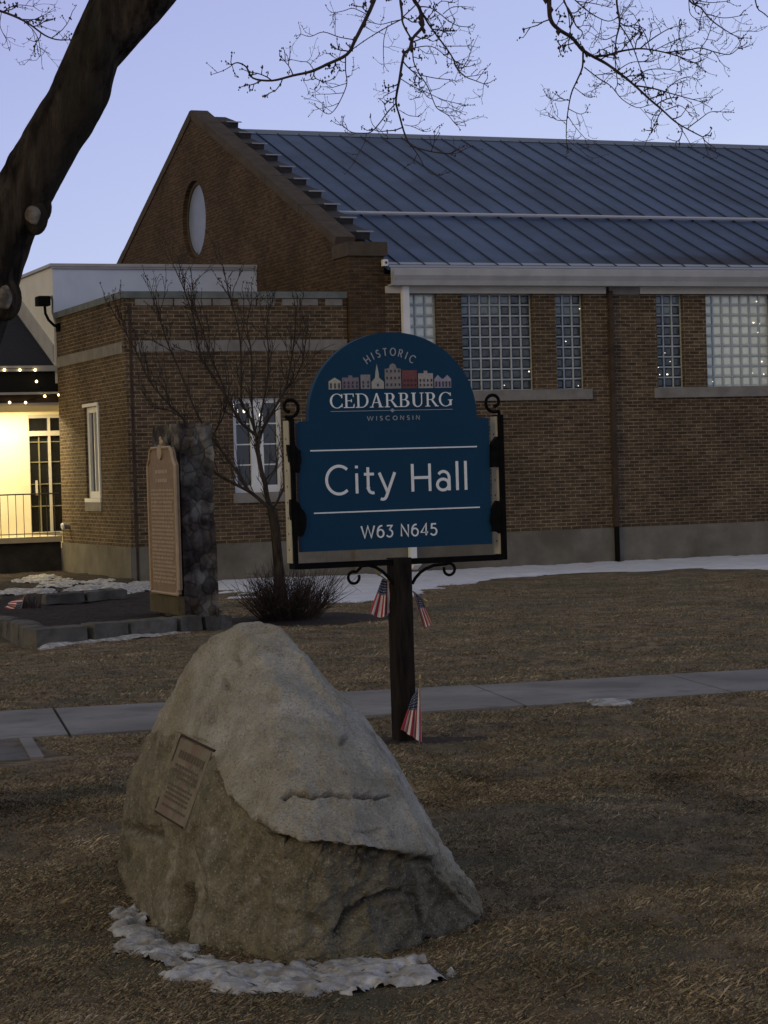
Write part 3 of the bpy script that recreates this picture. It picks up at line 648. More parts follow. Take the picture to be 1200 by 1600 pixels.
# porch floor and base
mb = MB(); mb.box(3.0, 43.45, .47, 10.755, 45.2, .58); obj('porch_floor', mb, mat('porch_floor', (.45,.38,.24), (.5,.43,.28), 4), WB)
mb = MB(); mb.box(3.0, 43.55, -.6, 10.755, 45.0, .469); obj('porch_base', mb, mat('dark_base', (.025,.022,.018), (.05,.043,.034), 3, 6, .9, .5, 14), WB)
rl = MB(); zt = onY(50,772,43.6)[2]; zb_ = onY(50,838,43.6)[2]
rl.tube([(3.0,43.6,zt),(10.75,43.6,zt)], .016, 6); rl.tube([(3.0,43.6,zb_+.05),(10.75,43.6,zb_+.05)], .010, 6)
x = 10.66
while x > 3: rl.tube([(x,43.6,zb_-.02),(x,43.6,zt)], .0075, 5); x -= .155
obj('railing', rl, M['iron_thin'], WB)
pl = bpy.data.lights.new('porch_light', 'AREA'); po = bpy.data.objects.new('porch_light', pl); COL.objects.link(po)
pl.energy = 165; pl.color = (1.0, .84, .50); pl.shape = 'RECTANGLE'; pl.size = 3.0; pl.size_y = .25; po.location = (9.2, 44.1, 3.17)
mb = MB(); mb.box(7.7, 44.0, 3.181, 10.7, 44.2, 3.199); obj('porch_lamp', mb, emit('porch_tube', (1,.8,.42), 4), WB)
# string lights
sgt = thing('string_lights', 'warm string lights looped along the dark porch eaves', 'string lights', (10.0, 43.36, 3.9))
pts = [(7,578),(31,578),(55,578),(57,596),(70,619),(92,617),(15,629),(40,629)]
for x_, y_ in pts:
    p = onY(x_, y_, 43.36); q = MB(); q.ball(p, .027, 6); obj('bulb', q, M['bulb'], sgt)
mb = MB()
for ch in ([(-60,574),(-20,578),(7,576),(31,576),(55,576),(57,594),(64,606),(70,617),(92,615)], [(-60,620),(-20,628),(15,627),(40,627),(70,618)]):
    mb.tube([onY(a, b, 43.37) for a, b in ch], .006, 4)
obj('wire', mb, M['black'], sgt)

# ------------------------------------------------------------------ raised bed, marker, flags
FL, FR = G(55,1012), G(383,985)
BED = thing('raised_bed', 'mulched planting bed edged with rough limestone blocks', 'planter', tuple(FL))
def rough_block(p0, p1, depth, h, z0, nrm):
    """one hewn block between ground points p0,p1"""
    p0, p1 = np.array(p0[:2]), np.array(p1[:2]); u = p1-p0; L = np.linalg.norm(u); u /= L; v = np.array(nrm, float)
    nx_, ny_, nz_ = max(int(L/.06), 3), 4, 4; vs = {}; mb = MB()
    def pt(i, j, k):
        key = (i, j, k)
        if key not in vs:
            a, b, c = i/nx_, j/ny_, k/nz_
            e = .018; ia = min(max(a*L, e), L-e) if j in (0, ny_) or k == nz_ else a*L
            q = p0+u*ia+v*(b*depth); z = z0+h*c-(.012 if k == nz_ and (i in (0, nx_) or j in (0, ny_)) else 0)
            P = Vector((q[0], q[1], z)); nn = noise.turbulence_vector(P*9, 3, False)*.016
            vs[key] = len(mb.v); mb.v.append((P.x+nn.x, P.y+nn.y, P.z+nn.z*.7))
        return vs[key]
    for i in range(nx_):
        for j in range(ny_):
            mb.f.append((pt(i,j,nz_), pt(i+1,j,nz_), pt(i+1,j+1,nz_), pt(i,j+1,nz_)))
    for i in range(nx_):
        for k in range(nz_):
            mb.f.append((pt(i,0,k), pt(i+1,0,k), pt(i+1,0,k+1), pt(i,0,k+1))); mb.f.append((pt(i,ny_,k), pt(i,ny_,k+1), pt(i+1,ny_,k+1), pt(i+1,ny_,k)))
    for j in range(ny_):
        for k in range(nz_):
            mb.f.append((pt(0,j,k), pt(0,j,k+1), pt(0,j+1,k+1), pt(0,j+1,k))); mb.f.append((pt(nx_,j,k), pt(nx_,j+1,k), pt(nx_,j+1,k+1), pt(nx_,j,k+1)))
    return mb
uf = (FR-FL)[:2]; Lf = np.linalg.norm(uf); uf = uf/Lf; nf = np.array([-uf[1], uf[0]])
cuts = [0, .245, .262, .43, .434, .665, .678, .79, .80, .885]
for i in range(0, len(cuts), 2):
    a, b = FL[:2]+uf*Lf*cuts[i], FL[:2]+uf*Lf*cuts[i+1]
    obj('edging_block', rough_block(a, b, .26, .25+random.uniform(-.02,.012), -.13, nf), M['block'], BED, smooth=True, auto=50)
for (c0, c1, hh, back) in ((.895, .985, .2, .25), (.99, 1.08, .16, .5)):
    a, b = FL[:2]+uf*Lf*c0+nf*back, FL[:2]+uf*Lf*c1+nf*back
    obj('edging_block', rough_block(a, b, .24, hh, -.12, nf), M['block'], BED, smooth=True, auto=50)
# lower step course under the front blocks
for (c0, c1) in ((.10,.32),(.33,.52),(.53,.70),(.71,.86)):
    a, b = FL[:2]+uf*Lf*c0-nf*.05, FL[:2]+uf*Lf*c1-nf*.05
    obj('footing_block', rough_block(a, b, .12, .06, -.14, nf), M['block'], BED, smooth=True, auto=50)
y_ = FL[1]+.27
while y_ < 29:
    L_ = random.uniform(.4, .75); a, b = (FL[0]+(y_-FL[1])*.05, y_), (FL[0]+(y_+L_-FL[1])*.05, y_+L_-.01)
    obj('edging_block', rough_block(b, a, .26, .24+random.uniform(-.02,.02), gz(y_)-.04, (1,0)), M['block'], BED, smooth=True, auto=50); y_ += L_
soil_poly = [(FL[0]+.15, FL[1]+.15), (FL[0]+uf[0]*Lf*.88-.02, FL[1]+uf[1]*Lf*.88+.15), (7.95,24.6), (8.1,27), (9.2,33), (10.72,38.4), (10.72,43.5), (6.6,43.5), (5.75,29)]
def soil_h(x, y):
    b = .085-.20*min(max((y-25)/12, 0), 1)+.03*noise.noise(Vector((x*2, y*2, 4)))+.022*noise.noise(Vector((x*9, y*9, 2)))+.05*math.exp(-((y-30)/2.5)**2)
    return max(b, gz(y)+.02)
gx = np.arange(5.3, 10.9, .07); gy = np.arange(23.2, 43.7, .07); XX, YY = np.meshgrid(gx, gy); ins = inside(XX, YY, soil_poly)
mb = MB(); idx = -np.ones(XX.shape, int)
for j in range(len(gy)-1):
    for i in range(len(gx)-1):
        if ins[j,i]:
            f = []
            for (jj, ii) in ((j,i),(j,i+1),(j+1,i+1),(j+1,i)):
                if idx[jj,ii] < 0: idx[jj,ii] = len(mb.v); mb.v.append((gx[ii], gy[jj], soil_h(gx[ii], gy[jj])))
                f.append(idx[jj,ii])
            mb.f.append(tuple(f))
obj('planting_soil', mb, M['soil'], kind='structure', smooth=True)
# second low row of stones inside the bed
for (xa, ya, xb, yb2) in ((6.75,28.3,7.35,28.55),(7.37,28.56,8.0,28.8)):
    obj('inner_block', rough_block((xa,ya), (xb,yb2), .22, .13, .08, (0,1)), M['block'], BED, smooth=True, auto=50)
def sp_(pts, h): return [tuple(G(x, y, h)[:2]) for x, y in pts]
s = snow([sp_([(0,915),(60,911),(82,916),(55,921),(0,921)], .25), sp_([(36,899),(70,892),(80,897),(55,904),(35,903)], .2), sp_([(70,906),(96,898),(106,902),(100,911),(72,913)], .2),
          sp_([(104,915),(140,909),(165,912),(140,919),(106,920)], .2), sp_([(125,903),(170,899),(150,907)], .2), sp_([(165,908),(205,906),(200,912),(170,915)], .2), sp_([(200,905),(238,904),(238,911),(205,913)], .2),
          sp_([(136,931),(180,926),(212,923),(205,930),(165,937),(148,936)], .2), sp_([(180,915),(235,914),(232,921),(190,922)], .2)],
         .045, .035, .10, M['snow'], seed=4, ragscale=2.2, base=soil_h, hole=2.2)
tag(s, 'broken snow patches melting on the dark planting bed', 'snow')
s = snow([gp([(64,1011),(120,1003),(200,998),(300,990),(300,993),(200,1001),(120,1007),(66,1015)])], .03, .03, .03, M['snow'], seed=6, ragscale=4)
tag(s, 'thin line of snow at the foot of the limestone edging', 'snow')

# stone monument slab with marker
NX, NY, NZ = 7.33, 24.06, .08
MON = thing('stone_monument', 'tall dark rubble stone slab standing behind the limestone edging', 'monument', (NX+.2, NY+.5, NZ))
def rubble(x0, y0, z0, x1, y1, z1, amp=.03, sc=5.5, st=.045):
    bm = bmesh.new(); bmesh.ops.create_cube(bm, size=1)
    for v in bm.verts: v.co = Vector((x0+(v.co.x+.5)*(x1-x0), y0+(v.co.y+.5)*(y1-y0), z0+(v.co.z+.5)*(z1-z0)))
    n_ = int((z1-z0)/st)
    bmesh.ops.subdivide_edges(bm, edges=bm.edges[:], cuts=24, use_grid_fill=True)
    for v in bm.verts:
        c = v.co; cell = noise.voronoi(Vector((c.x*sc, c.y*sc, c.z*sc*1.2)))[0]
        d = min(cell[1]-cell[0], .25)/.25
        cen = Vector(((x0+x1)/2, (y0+y1)/2, c.z)); o_ = (c-cen); o_.z = 0
        k = (d-.6)*amp + noise.noise(c*9)*.012 + noise.noise(c*2.3)*.02
        if o_.length > 1e-4: v.co += o_.normalized()*k
        v.co.z += noise.noise(c*4)*.02*(1 if c.z > z1-.1 else 0)
    mb = MB(); mb.v = [tuple(v.co) for v in bm.verts]; mb.f = [tuple(v.index for v in f.verts) for f in bm.faces]; bm.free(); return mb
mr_ = mat('rubble_stone', (.024,.018,.015), (.080,.063,.052), 4.5, 8, .9, .8, 25, c3=(.15,.14,.12), s3=3.6, bdist=.02)
def rubble_cells(m):
    nt = m.node_tree; b = nt.nodes['Principled BSDF']; tc = [n for n in nt.nodes if n.type == 'TEX_COORD'][0]; src = b.inputs['Base Color'].links[0].from_socket
    ns = nt.nodes.new('ShaderNodeTexNoise'); ns.inputs['Scale'].default_value = 5; nt.links.new(tc.outputs['Object'], ns.inputs['Vector'])
    av = nt.nodes.new('ShaderNodeVectorMath'); av.operation = 'MULTIPLY_ADD'; av.inputs[1].default_value = (.12,.12,.12); nt.links.new(ns.outputs['Color'], av.inputs[0]); nt.links.new(tc.outputs['Object'], av.inputs[2])
    v = nt.nodes.new('ShaderNodeTexVoronoi'); v.inputs['Scale'].default_value = 6.5; nt.links.new(av.outputs[0], v.inputs['Vector'])
    hs = nt.nodes.new('ShaderNodeSeparateColor'); nt.links.new(v.outputs['Color'], hs.inputs[0])
    mr = nt.nodes.new('ShaderNodeMapRange'); mr.inputs['To Min'].default_value = .45; mr.inputs['To Max'].default_value = 1.5; nt.links.new(hs.outputs[0], mr.inputs[0])
    vm = nt.nodes.new('ShaderNodeVectorMath'); vm.operation = 'SCALE'; nt.links.new(src, vm.inputs[0]); nt.links.new(mr.outputs[0], vm.inputs['Scale']); ve = nt.nodes.new('ShaderNodeTexVoronoi'); ve.feature = 'DISTANCE_TO_EDGE'; ve.inputs['Scale'].default_value = 6.5; nt.links.new(av.outputs[0], ve.inputs['Vector'])
    m2_ = nt.nodes.new('ShaderNodeMapRange'); m2_.inputs['From Max'].default_value = .09; m2_.inputs['To Min'].default_value = .55; nt.links.new(ve.outputs['Distance'], m2_.inputs[0])
    vm2 = nt.nodes.new('ShaderNodeVectorMath'); vm2.operation = 'SCALE'; nt.links.new(vm.outputs[0], vm2.inputs[0]); nt.links.new(m2_.outputs[0], vm2.inputs['Scale']); nt.links.new(vm2.outputs[0], b.inputs['Base Color'])
    b2 = nt.nodes.new('ShaderNodeBump'); b2.inputs['Strength'].default_value = 1.0; b2.inputs['Distance'].default_value = .012; nt.links.new(m2_.outputs[0], b2.inputs['Height']); b1 = b.inputs['Normal'].links[0].from_node; nt.links.new(b1.outputs[0], b2.inputs['Normal']); nt.links.new(b2.outputs[0], b.inputs['Normal'])
rubble_cells(mr_)
obj('slab', rubble(NX, NY, NZ, NX+.39, NY+1.06, 2.26), mr_, MON, smooth=True, auto=45)
mb = MB(); mb.bbox(NX-.09, NY-.02, .12, NX-.0, NY+1.1, .33, .01); obj('base_block', mb, mat('mossy_base', (.07,.055,.025), (.10,.08,.04), 5, 6, .9, .6, 20), MON)
MK = thing('marker_plate', 'cast tan historical marker plate with raised text on the stone slab', 'plaque', (NX-.1, NY+.4, .37))
ya, yb2 = 23.83, 24.9
out = [(ya+.04,.36),(yb2-.02,.36),(yb2-.02,.41),(yb2,.41),(yb2,1.80),(yb2-.07,1.87),(yb2-.11,1.97),(yb2-.18,2.0),(ya+.18,2.0),(ya+.11,1.95),(ya+.07,1.86),(ya,1.80),(ya,.41),(ya+.04,.41)]
mb = MB(); mb.prism(out, NX-.13, NX-.09, YZ); mk = obj('plate', mb, M['bronze'], MK)
mb = MB(); loop = [(NX-.135, a, b) for a, b in out]; mb.tube(loop+[loop[0]], .018, 6); obj('rim', mb, M['bronze_l'], MK)
mb = MB(); z = 1.72; k = 0
while z > .46:
    ind = .10 if k > 1 else .3
    y = yb2-ind
    while y > ya+ind:
        L_ = random.uniform(.03, .1)
        if y-L_ < ya+ind-.02: break
        mb.box(NX-.137, y-L_, z-.012, NX-.13, y, z+.012 if k > 1 else z+.03); y -= L_+.02
    z -= .045 if k > 1 else .1; k += 1
obj('raised_text', mb, M['bronze_l'], MK)
mb = MB(); yc = (ya+yb2)/2; mb.tube([(NX-.155, yc, 1.95), (NX-.125, yc, 1.95)], .085, 16); mb.ball((NX-.12, yc, 2.06), .045, 6, (.5,1.2,.8)); mb.ball((NX-.12, yc+.04, 2.10), .03, 6, (.5,1,1)); obj('emblem', mb, M['bronze_l'], MK)
mb = MB(); mb.box(NX-.089, NY+.2, .6, NX+.0, NY+.3, .7); mb.box(NX-.089, NY+.75, .6, NX+.0, NY+.85, .7); mb.box(NX-.089, NY+.2, 1.6, NX, NY+.3, 1.7); obj('bracket', mb, M['black'], MK)

# flags
def flag_material():
    m = bpy.data.materials.new('flag_cloth'); m.use_nodes = True; nt = m.node_tree; b = nt.nodes['Principled BSDF']; b.inputs['Roughness'].default_value = .8
    uv = nt.nodes.new('ShaderNodeUVMap'); uv.uv_map = 'UVMap'; sp = nt.nodes.new('ShaderNodeSeparateXYZ'); nt.links.new(uv.outputs[0], sp.inputs[0])
    def mth(op, a, b_=None):
        n = nt.nodes.new('ShaderNodeMath'); n.operation = op
        for i, q in enumerate((a, b_)):
            if q is None: continue
            if isinstance(q, (int, float)): n.inputs[i].default_value = q
            else: nt.links.new(q, n.inputs[i])
        return n.outputs[0]
    st = mth('GREATER_THAN', mth('MODULO', mth('MULTIPLY', sp.outputs['Y'], 13), 2), 1.0)
    can = mth('MULTIPLY', mth('LESS_THAN', sp.outputs['X'], .42), mth('GREATER_THAN', sp.outputs['Y'], 6/13))
    fx = mth('SUBTRACT', mth('FRACT', mth('MULTIPLY', sp.outputs['X'], 14)), .5); fy = mth('SUBTRACT', mth('FRACT', mth('MULTIPLY', sp.outputs['Y'], 12)), .5)
    star = mth('LESS_THAN', mth('ADD', mth('MULTIPLY', fx, fx), mth('MULTIPLY', fy, fy)), .05)
    def mix(f, a, b_):
        n = nt.nodes.new('ShaderNodeMix'); n.data_type = 'RGBA'; nt.links.new(f, n.inputs['Factor'])
        for nm, q in (('A', a), ('B', b_)):
            if isinstance(q, tuple): n.inputs[nm].default_value = lin(q)
            else: nt.links.new(q, n.inputs[nm])
        return n.outputs['Result']
    c = mix(can, mix(st, (.40,.045,.045), (.74,.68,.62)), mix(star, (.02,.03,.07), (.5,.5,.5)))
    nt.links.new(c, b.inputs['Base Color']); return m
M['flag'] = flag_material()
def flag(corners, D, staff, label, folds=2.5, amp=.02, sag=0, phase=0., Ds=None):
    """corners px: hoist-a, hoist-b, fly-b, fly-a ; u runs hoist->fly, v a->b"""
    base = atD(*staff[1], Ds or D); t = thing('american_flag', label, 'flag', tuple(base), 'small hand flags on sticks')
    mb = MB(); mb.uv = []; nu, nv = 16, 20
    for i in range(nu+1):
        for j in range(nv+1):
            u, v = i/nu, j/nv
            a = np.array(corners[0])*(1-v)+np.array(corners[1])*v; b = np.array(corners[3])*(1-v)+np.array(corners[2])*v
            q = a*(1-u)+b*u; q = q+np.array([0, sag*u*math.sin(math.pi*v)])
            d = D+amp*u*math.sin(v*math.pi*2*folds+phase)+.006*math.sin(u*9+v*4)
            mb.v.append(tuple(atD(q[0]+1.2*u*math.sin(v*math.pi*2*folds+1), q[1], d))); mb.uv.append((u, .30+.70*v))
    mb.f = [(i*(nv+1)+j, (i+1)*(nv+1)+j, (i+1)*(nv+1)+j+1, i*(nv+1)+j+1) for i in range(nu) for j in range(nv)]
    obj('cloth', mb, M['flag'], t, smooth=True)
    mb = MB(); p, q = atD(*staff[0], Ds or D), atD(*staff[1], Ds or D); mb.tube([p, q], .0045, 6); obj('staff', mb, mat('flag_staff', (.30,.22,.13)), t)
    mb = MB(); d_ = (p-q)/np.linalg.norm(p-q); mb.tube([p, p+d_*.008, p+d_*.024, p+d_*.034], [.005,.009,.007,.001], 8); obj('finial', mb, mat('gold_finial', (.45,.32,.10), rough=.4, metal=.5), t)
    return t
DP = float((POST-CAM)@Fv)
flag([(608,906),(597,904),(577,955),(614,951)], DP-.02, [(594,899),(612,912)], 'small flag drooping on the left side of the sign post under the scroll', 2, .02, 12)
flag([(646,926),(658,932),(676,973),(662,984)], DP+.02, [(661,936),(645,924)], 'small flag hanging on the right side of the sign post, seen edge on', 1.5, .02, 0, 1)
flag([(657,1072),(644,1088),(627,1140),(658,1160)], DP-.16, [(656,1062),(655,1164)], 'small flag on a stick at the foot of the sign post', 2.5, .025, 0, 2)
p = sp_([(20,962)], .15)[0]; db = float((np.array([p[0], p[1], 0])-CAM)@Fv)
flag([(37,934),(31,959),(8,949),(18,938)], db, [(38,930),(28,970)], 'small flag leaning over the left end of the limestone bed', 1.5, .03)

# dark dwarf shrub beside that flag
t = thing('dwarf_shrub', 'small dark leafless clump beside the flag in the bed', 'shrub', (p[0]+.2, p[1]+.2, .05))
mb = MB()
c0 = atD(46, 966, db+.1)
for i in range(220):
    a = random.uniform(0, 6.28); e_ = random.uniform(.2, 1.4); L_ = random.uniform(.12, .27)
    d = np.array([math.cos(a)*math.cos(e_), math.sin(a)*math.cos(e_), math.sin(e_)])
    b = c0+np.array([random.gauss(0,.05), random.gauss(0,.05), 0]); mb.tube([b, b+d*L_*.6, b+d*L_+np.array([0,0,.02])], [.006,.005,.002], 3)
obj('stems', mb, M['twig'], t)

# ------------------------------------------------------------------ sign
YS = float(POST[1])
def sg(x, y): q = onY(x, y, YS); return q[0], q[2]
SIGN = thing('town_sign', 'navy blue arched town hall sign in a black iron frame on a dark post', 'sign', tuple(POST))
# post
pw = .058
px_c = POST[0]; 
mb = MB(); rings = []
for i in range(25):
    z = -.15+(1.125+.15)*i/24; o_ = noise.noise(Vector((0, 0, z*3)))*.003
    rings.append([(px_c-pw+o_, YS-pw, z), (px_c-pw+.012+o_, YS-pw-.008, z), (px_c+pw-.012, YS-pw-.008+o_, z), (px_c+pw, YS-pw, z), (px_c+pw, YS+pw, z), (px_c-pw, YS+pw, z)])
vs = [v for r_ in rings for v in r_]; fs = [(i*6+k, i*6+(k+1)%6, (i+1)*6+(k+1)%6, (i+1)*6+k) for i in range(24) for k in range(6)]+[tuple(range(24*6, 25*6))]
mb.add(vs, fs); obj('post', mb, M['post'], SIGN)
# panel outline
xl, xr = 4.585, 5.845; zb, zs, zt = 1.185, 1.955, 2.5; xs0, xs1 = 4.655, 5.765
poly = [(xl, zb), (xr, zb), (xr, zs)]
poly += [(xr-.01, zs+.012), (xs1+.0, zs+.016)]
cx = (xs0+xs1)/2; rx = (xs1-xs0)/2; rz = zt-zs-.016
for i in range(1, 40):
    t_ = math.pi*i/40; poly.append((cx+rx*math.cos(t_), zs+.016+rz*math.sin(t_)**.95))
poly += [(xs0, zs+.016), (xl+.01, zs+.012), (xl, zs)]
mb = MB(); mb.prism(poly, YS-.028, YS+.022, XZ); panel = obj('sign_panel', mb, M['navy'], SIGN)
YT = YS-.0295
LAY = [0]
def flat(mb, poly, d=.0015):
    LAY[0] += 1; k = (LAY[0] % 7)*.00025
    mb.prism([(a, b) for a, b in poly], YT-d-k, YS-.0279, XZ)
def ribbon(mb, pts, w_, closed=False):
    pts = [np.array(p_, float) for p_ in pts]; n_ = len(pts)
    L_, R_ = [], []
    for i in range(n_):
        if closed: a, b = pts[i-1], pts[(i+1)%n_]
        else: a, b = pts[max(i-1,0)], pts[min(i+1,n_-1)]
        t_ = b-a; t_ /= np.linalg.norm(t_)+1e-9; q = np.array([-t_[1], t_[0]])*w_/2
        if 0 < i < n_-1 or closed:
            t1 = pts[i]-pts[i-1]; t1 /= np.linalg.norm(t1)+1e-9; c_ = max(t1@t_, .6); q = q/c_
        L_.append(pts[i]+q); R_.append(pts[i]-q)
    LAY[0] += 1; k = (LAY[0] % 9)*.0003; y0 = YT-.0015-k; rng_ = range(n_ if closed else n_-1)
    for i in rng_:
        j = (i+1)%n_; mb.prism([tuple(L_[i]), tuple(L_[j]), tuple(R_[j]), tuple(R_[i])], y0, YS-.0279, XZ)
def arc(cx_, cy_, rx_, ry_, a0, a1, n_=18): return [(cx_+rx_*math.cos(R(a0+(a1-a0)*i/n_)), cy_+ry_*math.sin(R(a0+(a1-a0)*i/n_))) for i in range(n_+1)]
# geometric sans strokes, cap height 1, stroke centre lines; value = (width, strokes)
GL = {
 'C': (.98, [arc(.56,.5,.50,.50,48,312,26)]),
 'i': (.20, [[(.1,0),(.1,.72)], [(.1,.90),(.1,1.0)]]),
 't': (.42, [[(.16,.93),(.16,.2)]+arc(.34,.2,.18,.2,180,290,8), [(0,.68),(.40,.68)]]),
 'y': (.62, [[(.0,.72),(.32,.02)], [(.64,.72),(.28,-.12)]+arc(.12,-.1,.16,.14,-10,-120,7)]),
 'H': (.82, [[(.05,0),(.05,1)], [(.77,0),(.77,1)], [(.05,.5),(.77,.5)]]),
 'a': (.62, [arc(.30,.22,.24,.20,0,360,22), [(.56,0),(.56,.44)]+arc(.32,.46,.24,.24,5,145,10)]),
 'l': (.16, [[(.08,0),(.08,1.06)]]),
 'W': (1.35, [[(.0,1),(.34,0),(.67,.98),(1.0,0),(1.34,1)]]),
 '6': (.72, [arc(.36,.32,.32,.32,0,360,22), [(.06,.40)]+arc(.46,.42,.41,.55,172,78,9)]),
 '3': (.68, [[(.06,.96),(.60,.96),(.30,.60)]+arc(.30,.30,.32,.30,85,-150,16)]),
 'N': (.84, [[(.05,0),(.05,1),(.78,0),(.78,1)]]),
 '4': (.76, [[(.55,0),(.55,1),(.03,.26),(.74,.26)]]),
 '5': (.68, [[(.58,.96),(.14,.96),(.10,.56)]+arc(.30,.31,.33,.31,100,-150,16)]),
 ' ': (.30, []),
 'S': (.6, [arc(.3,.75,.24,.23,30,250,12)+arc(.3,.25,.25,.24,80,-150,12)]),
 'T': (.7, [[(.35,0),(.35,1)], [(0,.96),(.7,.96)]]),
 'O': (1.0, [arc(.5,.5,.46,.48,0,360,24)]),
 'R': (.68, [[(.05,0),(.05,1)], [(.05,.96),(.35,.96)]+arc(.35,.72,.25,.24,90,-90,8)+[(.05,.48)], [(.32,.48),(.64,0)]]),
 'I': (.16, [[(.08,0),(.08,1)]]),
}
GL['c'] = (.8, [arc(.45,.5,.42,.48,48,312,18)])
def text_line(mb, txt, X0_, X1_, z0, cap, sw, gap=.17, gl=None, slope=0):
    tot = sum(GL[c][0] for c in txt)+gap*(len(txt)-1); kx = (X1_-X0_)/tot; x = X0_
    for c in txt:
        wd, st = GL[c]
        for s_ in st:
            s2 = s_; closed = len(s_) > 8 and abs(s_[0][0]-s_[-1][0]) < 1e-6 and abs(s_[0][1]-s_[-1][1]) < 1e-6
            P_ = [(x+a*kx, z0+b*cap) for a, b in (s_[:-1] if closed else s_)]
            ribbon(mb, P_, sw, closed)
        x += (wd+gap)*kx
# City Hall
x0_, zc0 = sg(503, 772); x1_, _ = sg(729, 765)
capH = sg(636, 725)[1]-sg(636, 768)[1]
def words(txt, xa, xb, z0, cap, sw, gap):
    tot = sum(GL[c][0] for c in txt)+gap*(len(txt)-1); kx = (xb-xa)/tot; x = xa
    for wd in txt.split(' '):
        wl = sum(GL[c][0] for c in wd)+gap*(len(wd)-1); mb = MB(); text_line(mb, wd, x, x+wl*kx, z0, cap, sw, gap); obj('lettering', mb, M['sign_w'], panel); x += (wl+GL[' '][0]+2*gap)*kx
words('City Hall', x0_+.012, x1_-.004, sg(600,769.5)[1], capH, .0175, .20)
x0_, _ = sg(562, 838); x1_, _ = sg(680, 834)
words('W63 N645', x0_, x1_, sg(620,838)[1], .071, .0095, .26)
# rules
mb = MB()
for (a, b, c, d) in ((482,704.5,742,698), (488,802,746.5,792.5)):
    A, B = sg(a, b), sg(c, d); z = (A[1]+B[1])/2; flat(mb, [(A[0], z-.004), (B[0], z-.004), (B[0], z+.004), (A[0], z+.004)])
obj('rule_line', mb, M['sign_w'], panel)
mb = MB(); A, B = sg(514,643.5), sg(704,639.5); z = (A[1]+B[1])/2; flat(mb, [(A[0], z-.0018), (B[0], z-.0018), (B[0], z+.0018), (A[0], z+.0018)])
mc = (A[0]+B[0])/2; flat(mb, [(mc-.016, z), (mc, z-.013), (mc+.016, z), (mc, z+.013)]); 
text_line(mb, 'WISCONSIN', sg(571,655)[0], sg(653,655)[0], sg(612,656.5)[1], .025, .0045, .65)
obj('small_lettering', mb, M['sign_dim'], panel)
# HISTORIC on an arc
mb = MB(); acx, acz = sg(608, 618); r0 = .262
word = 'HISTORIC'; span = 74.0
ws = [GL[c][0]*.62 for c in word]; gap_ = .62; tot = sum(ws)+gap_*(len(word)-1); pos = 0
for c, w_ in zip(word, ws):
    ctr = (pos+w_/2)/tot; ang = R(90+span/2-span*ctr); pos += w_+gap_; hh = .046
    for s_ in GL[c][1]:
        P_ = []
        for (a, b) in s_:
            lx = (a-GL[c][0]/2)*.045*.8; ly = (b)*hh
            rr_ = r0+ly-.02; P_.append((acx+rr_*math.cos(ang)+lx*math.sin(ang), acz+rr_*math.sin(ang)-lx*math.cos(ang)))
        closed = len(P_) > 8 and abs(s_[0][0]-s_[-1][0]) < 1e-6 and abs(s_[0][1]-s_[-1][1]) < 1e-6
        ribbon(mb, P_[:-1] if closed else P_, .0062, closed)
obj('arched_lettering', mb, M['sign_dim'], panel)
# CEDARBURG, serif
def ering(cx_, cy_, rx_, ry_, tx, ty, a0, a1, n_=22):
    o_ = arc(cx_, cy_, rx_, ry_, a0, a1, n_); i_ = arc(cx_, cy_, rx_-tx, ry_-ty, a0, a1, n_)
    return [[o_[k], o_[k+1], i_[k+1], i_[k]] for k in range(n_)]
def rc(x0, y0, x1, y1): return [(x0,y0),(x1,y0),(x1,y1),(x0,y1)]
def srf(x, y, w_=.17): return rc(x-w_, y, x+w_, y+.055)
SER = {
 'C': (.86, ering(.48,.5,.46,.52,.13,.05,42,318)+[rc(.78,.70,.84,.98), rc(.78,.06,.84,.30)]),
 'E': (.74, [rc(.13,.0,.25,1), srf(.19,0), srf(.19,.945), rc(.27,.945,.66,1), rc(.27,.48,.52,.53), rc(.27,0,.68,.055), [(.60,.99),(.68,.99),(.68,.76),(.645,.76)], [(.62,.01),(.71,.01),(.73,.28),(.69,.28)], rc(.50,.40,.545,.61)]),
 'D': (.90, [rc(.13,.0,.25,1), srf(.19,0), srf(.19,.945), rc(.27,.945,.40,1), rc(.27,0,.40,.055)]+ering(.40,.5,.46,.50,.13,.05,-90,90)),
 'A': (.92, [[(.10,0),(.16,0),(.46,.86),(.42,1.0)], [(.64,0),(.81,0),(.50,1.02),(.42,1.0)], rc(.26,.32,.62,.37), srf(.13,0,.13), srf(.74,0,.16)]),
 'R': (.88, [rc(.13,.0,.25,1), srf(.19,0), srf(.19,.945), rc(.27,.945,.42,1), rc(.27,.47,.42,.52)]+ering(.42,.735,.26,.265,.15,.055,-90,90)+[[(.40,.50),(.52,.50),(.88,0),(.70,0)], srf(.82,0,.1)]),
 'B': (.80, [rc(.13,.0,.25,1), srf(.19,0), srf(.19,.945), rc(.27,.945,.42,1), rc(.27,.49,.42,.54), rc(.27,0,.42,.055)]+ering(.42,.75,.24,.25,.14,.055,-90,90)+ering(.42,.27,.32,.27,.16,.055,-90,90)),
 'U': (.90, [rc(.12,.32,.27,1), srf(.19,.945,.16), rc(.70,.32,.76,1), srf(.73,.945,.13)]+ering(.44,.34,.32,.36,.15,.06,180,290)+ering(.44,.34,.32,.36,.06,.06,290,360)),
 'G': (.94, ering(.48,.5,.46,.52,.13,.05,45,318)+[rc(.74,.06,.87,.44), srf(.80,.42,.15), rc(.78,.74,.83,.98)]),
}
mb = MB(); X0_, X1_ = sg(512.5,637)[0], sg(704,634)[0]; Zb = sg(608,636.5)[1]; H = .086
word = 'CEDARBURG'; gap_ = .05; big = 1.0
tot = sum(SER[c][0] for c in word)+gap_*8; k = (X1_-X0_)/tot; x = X0_
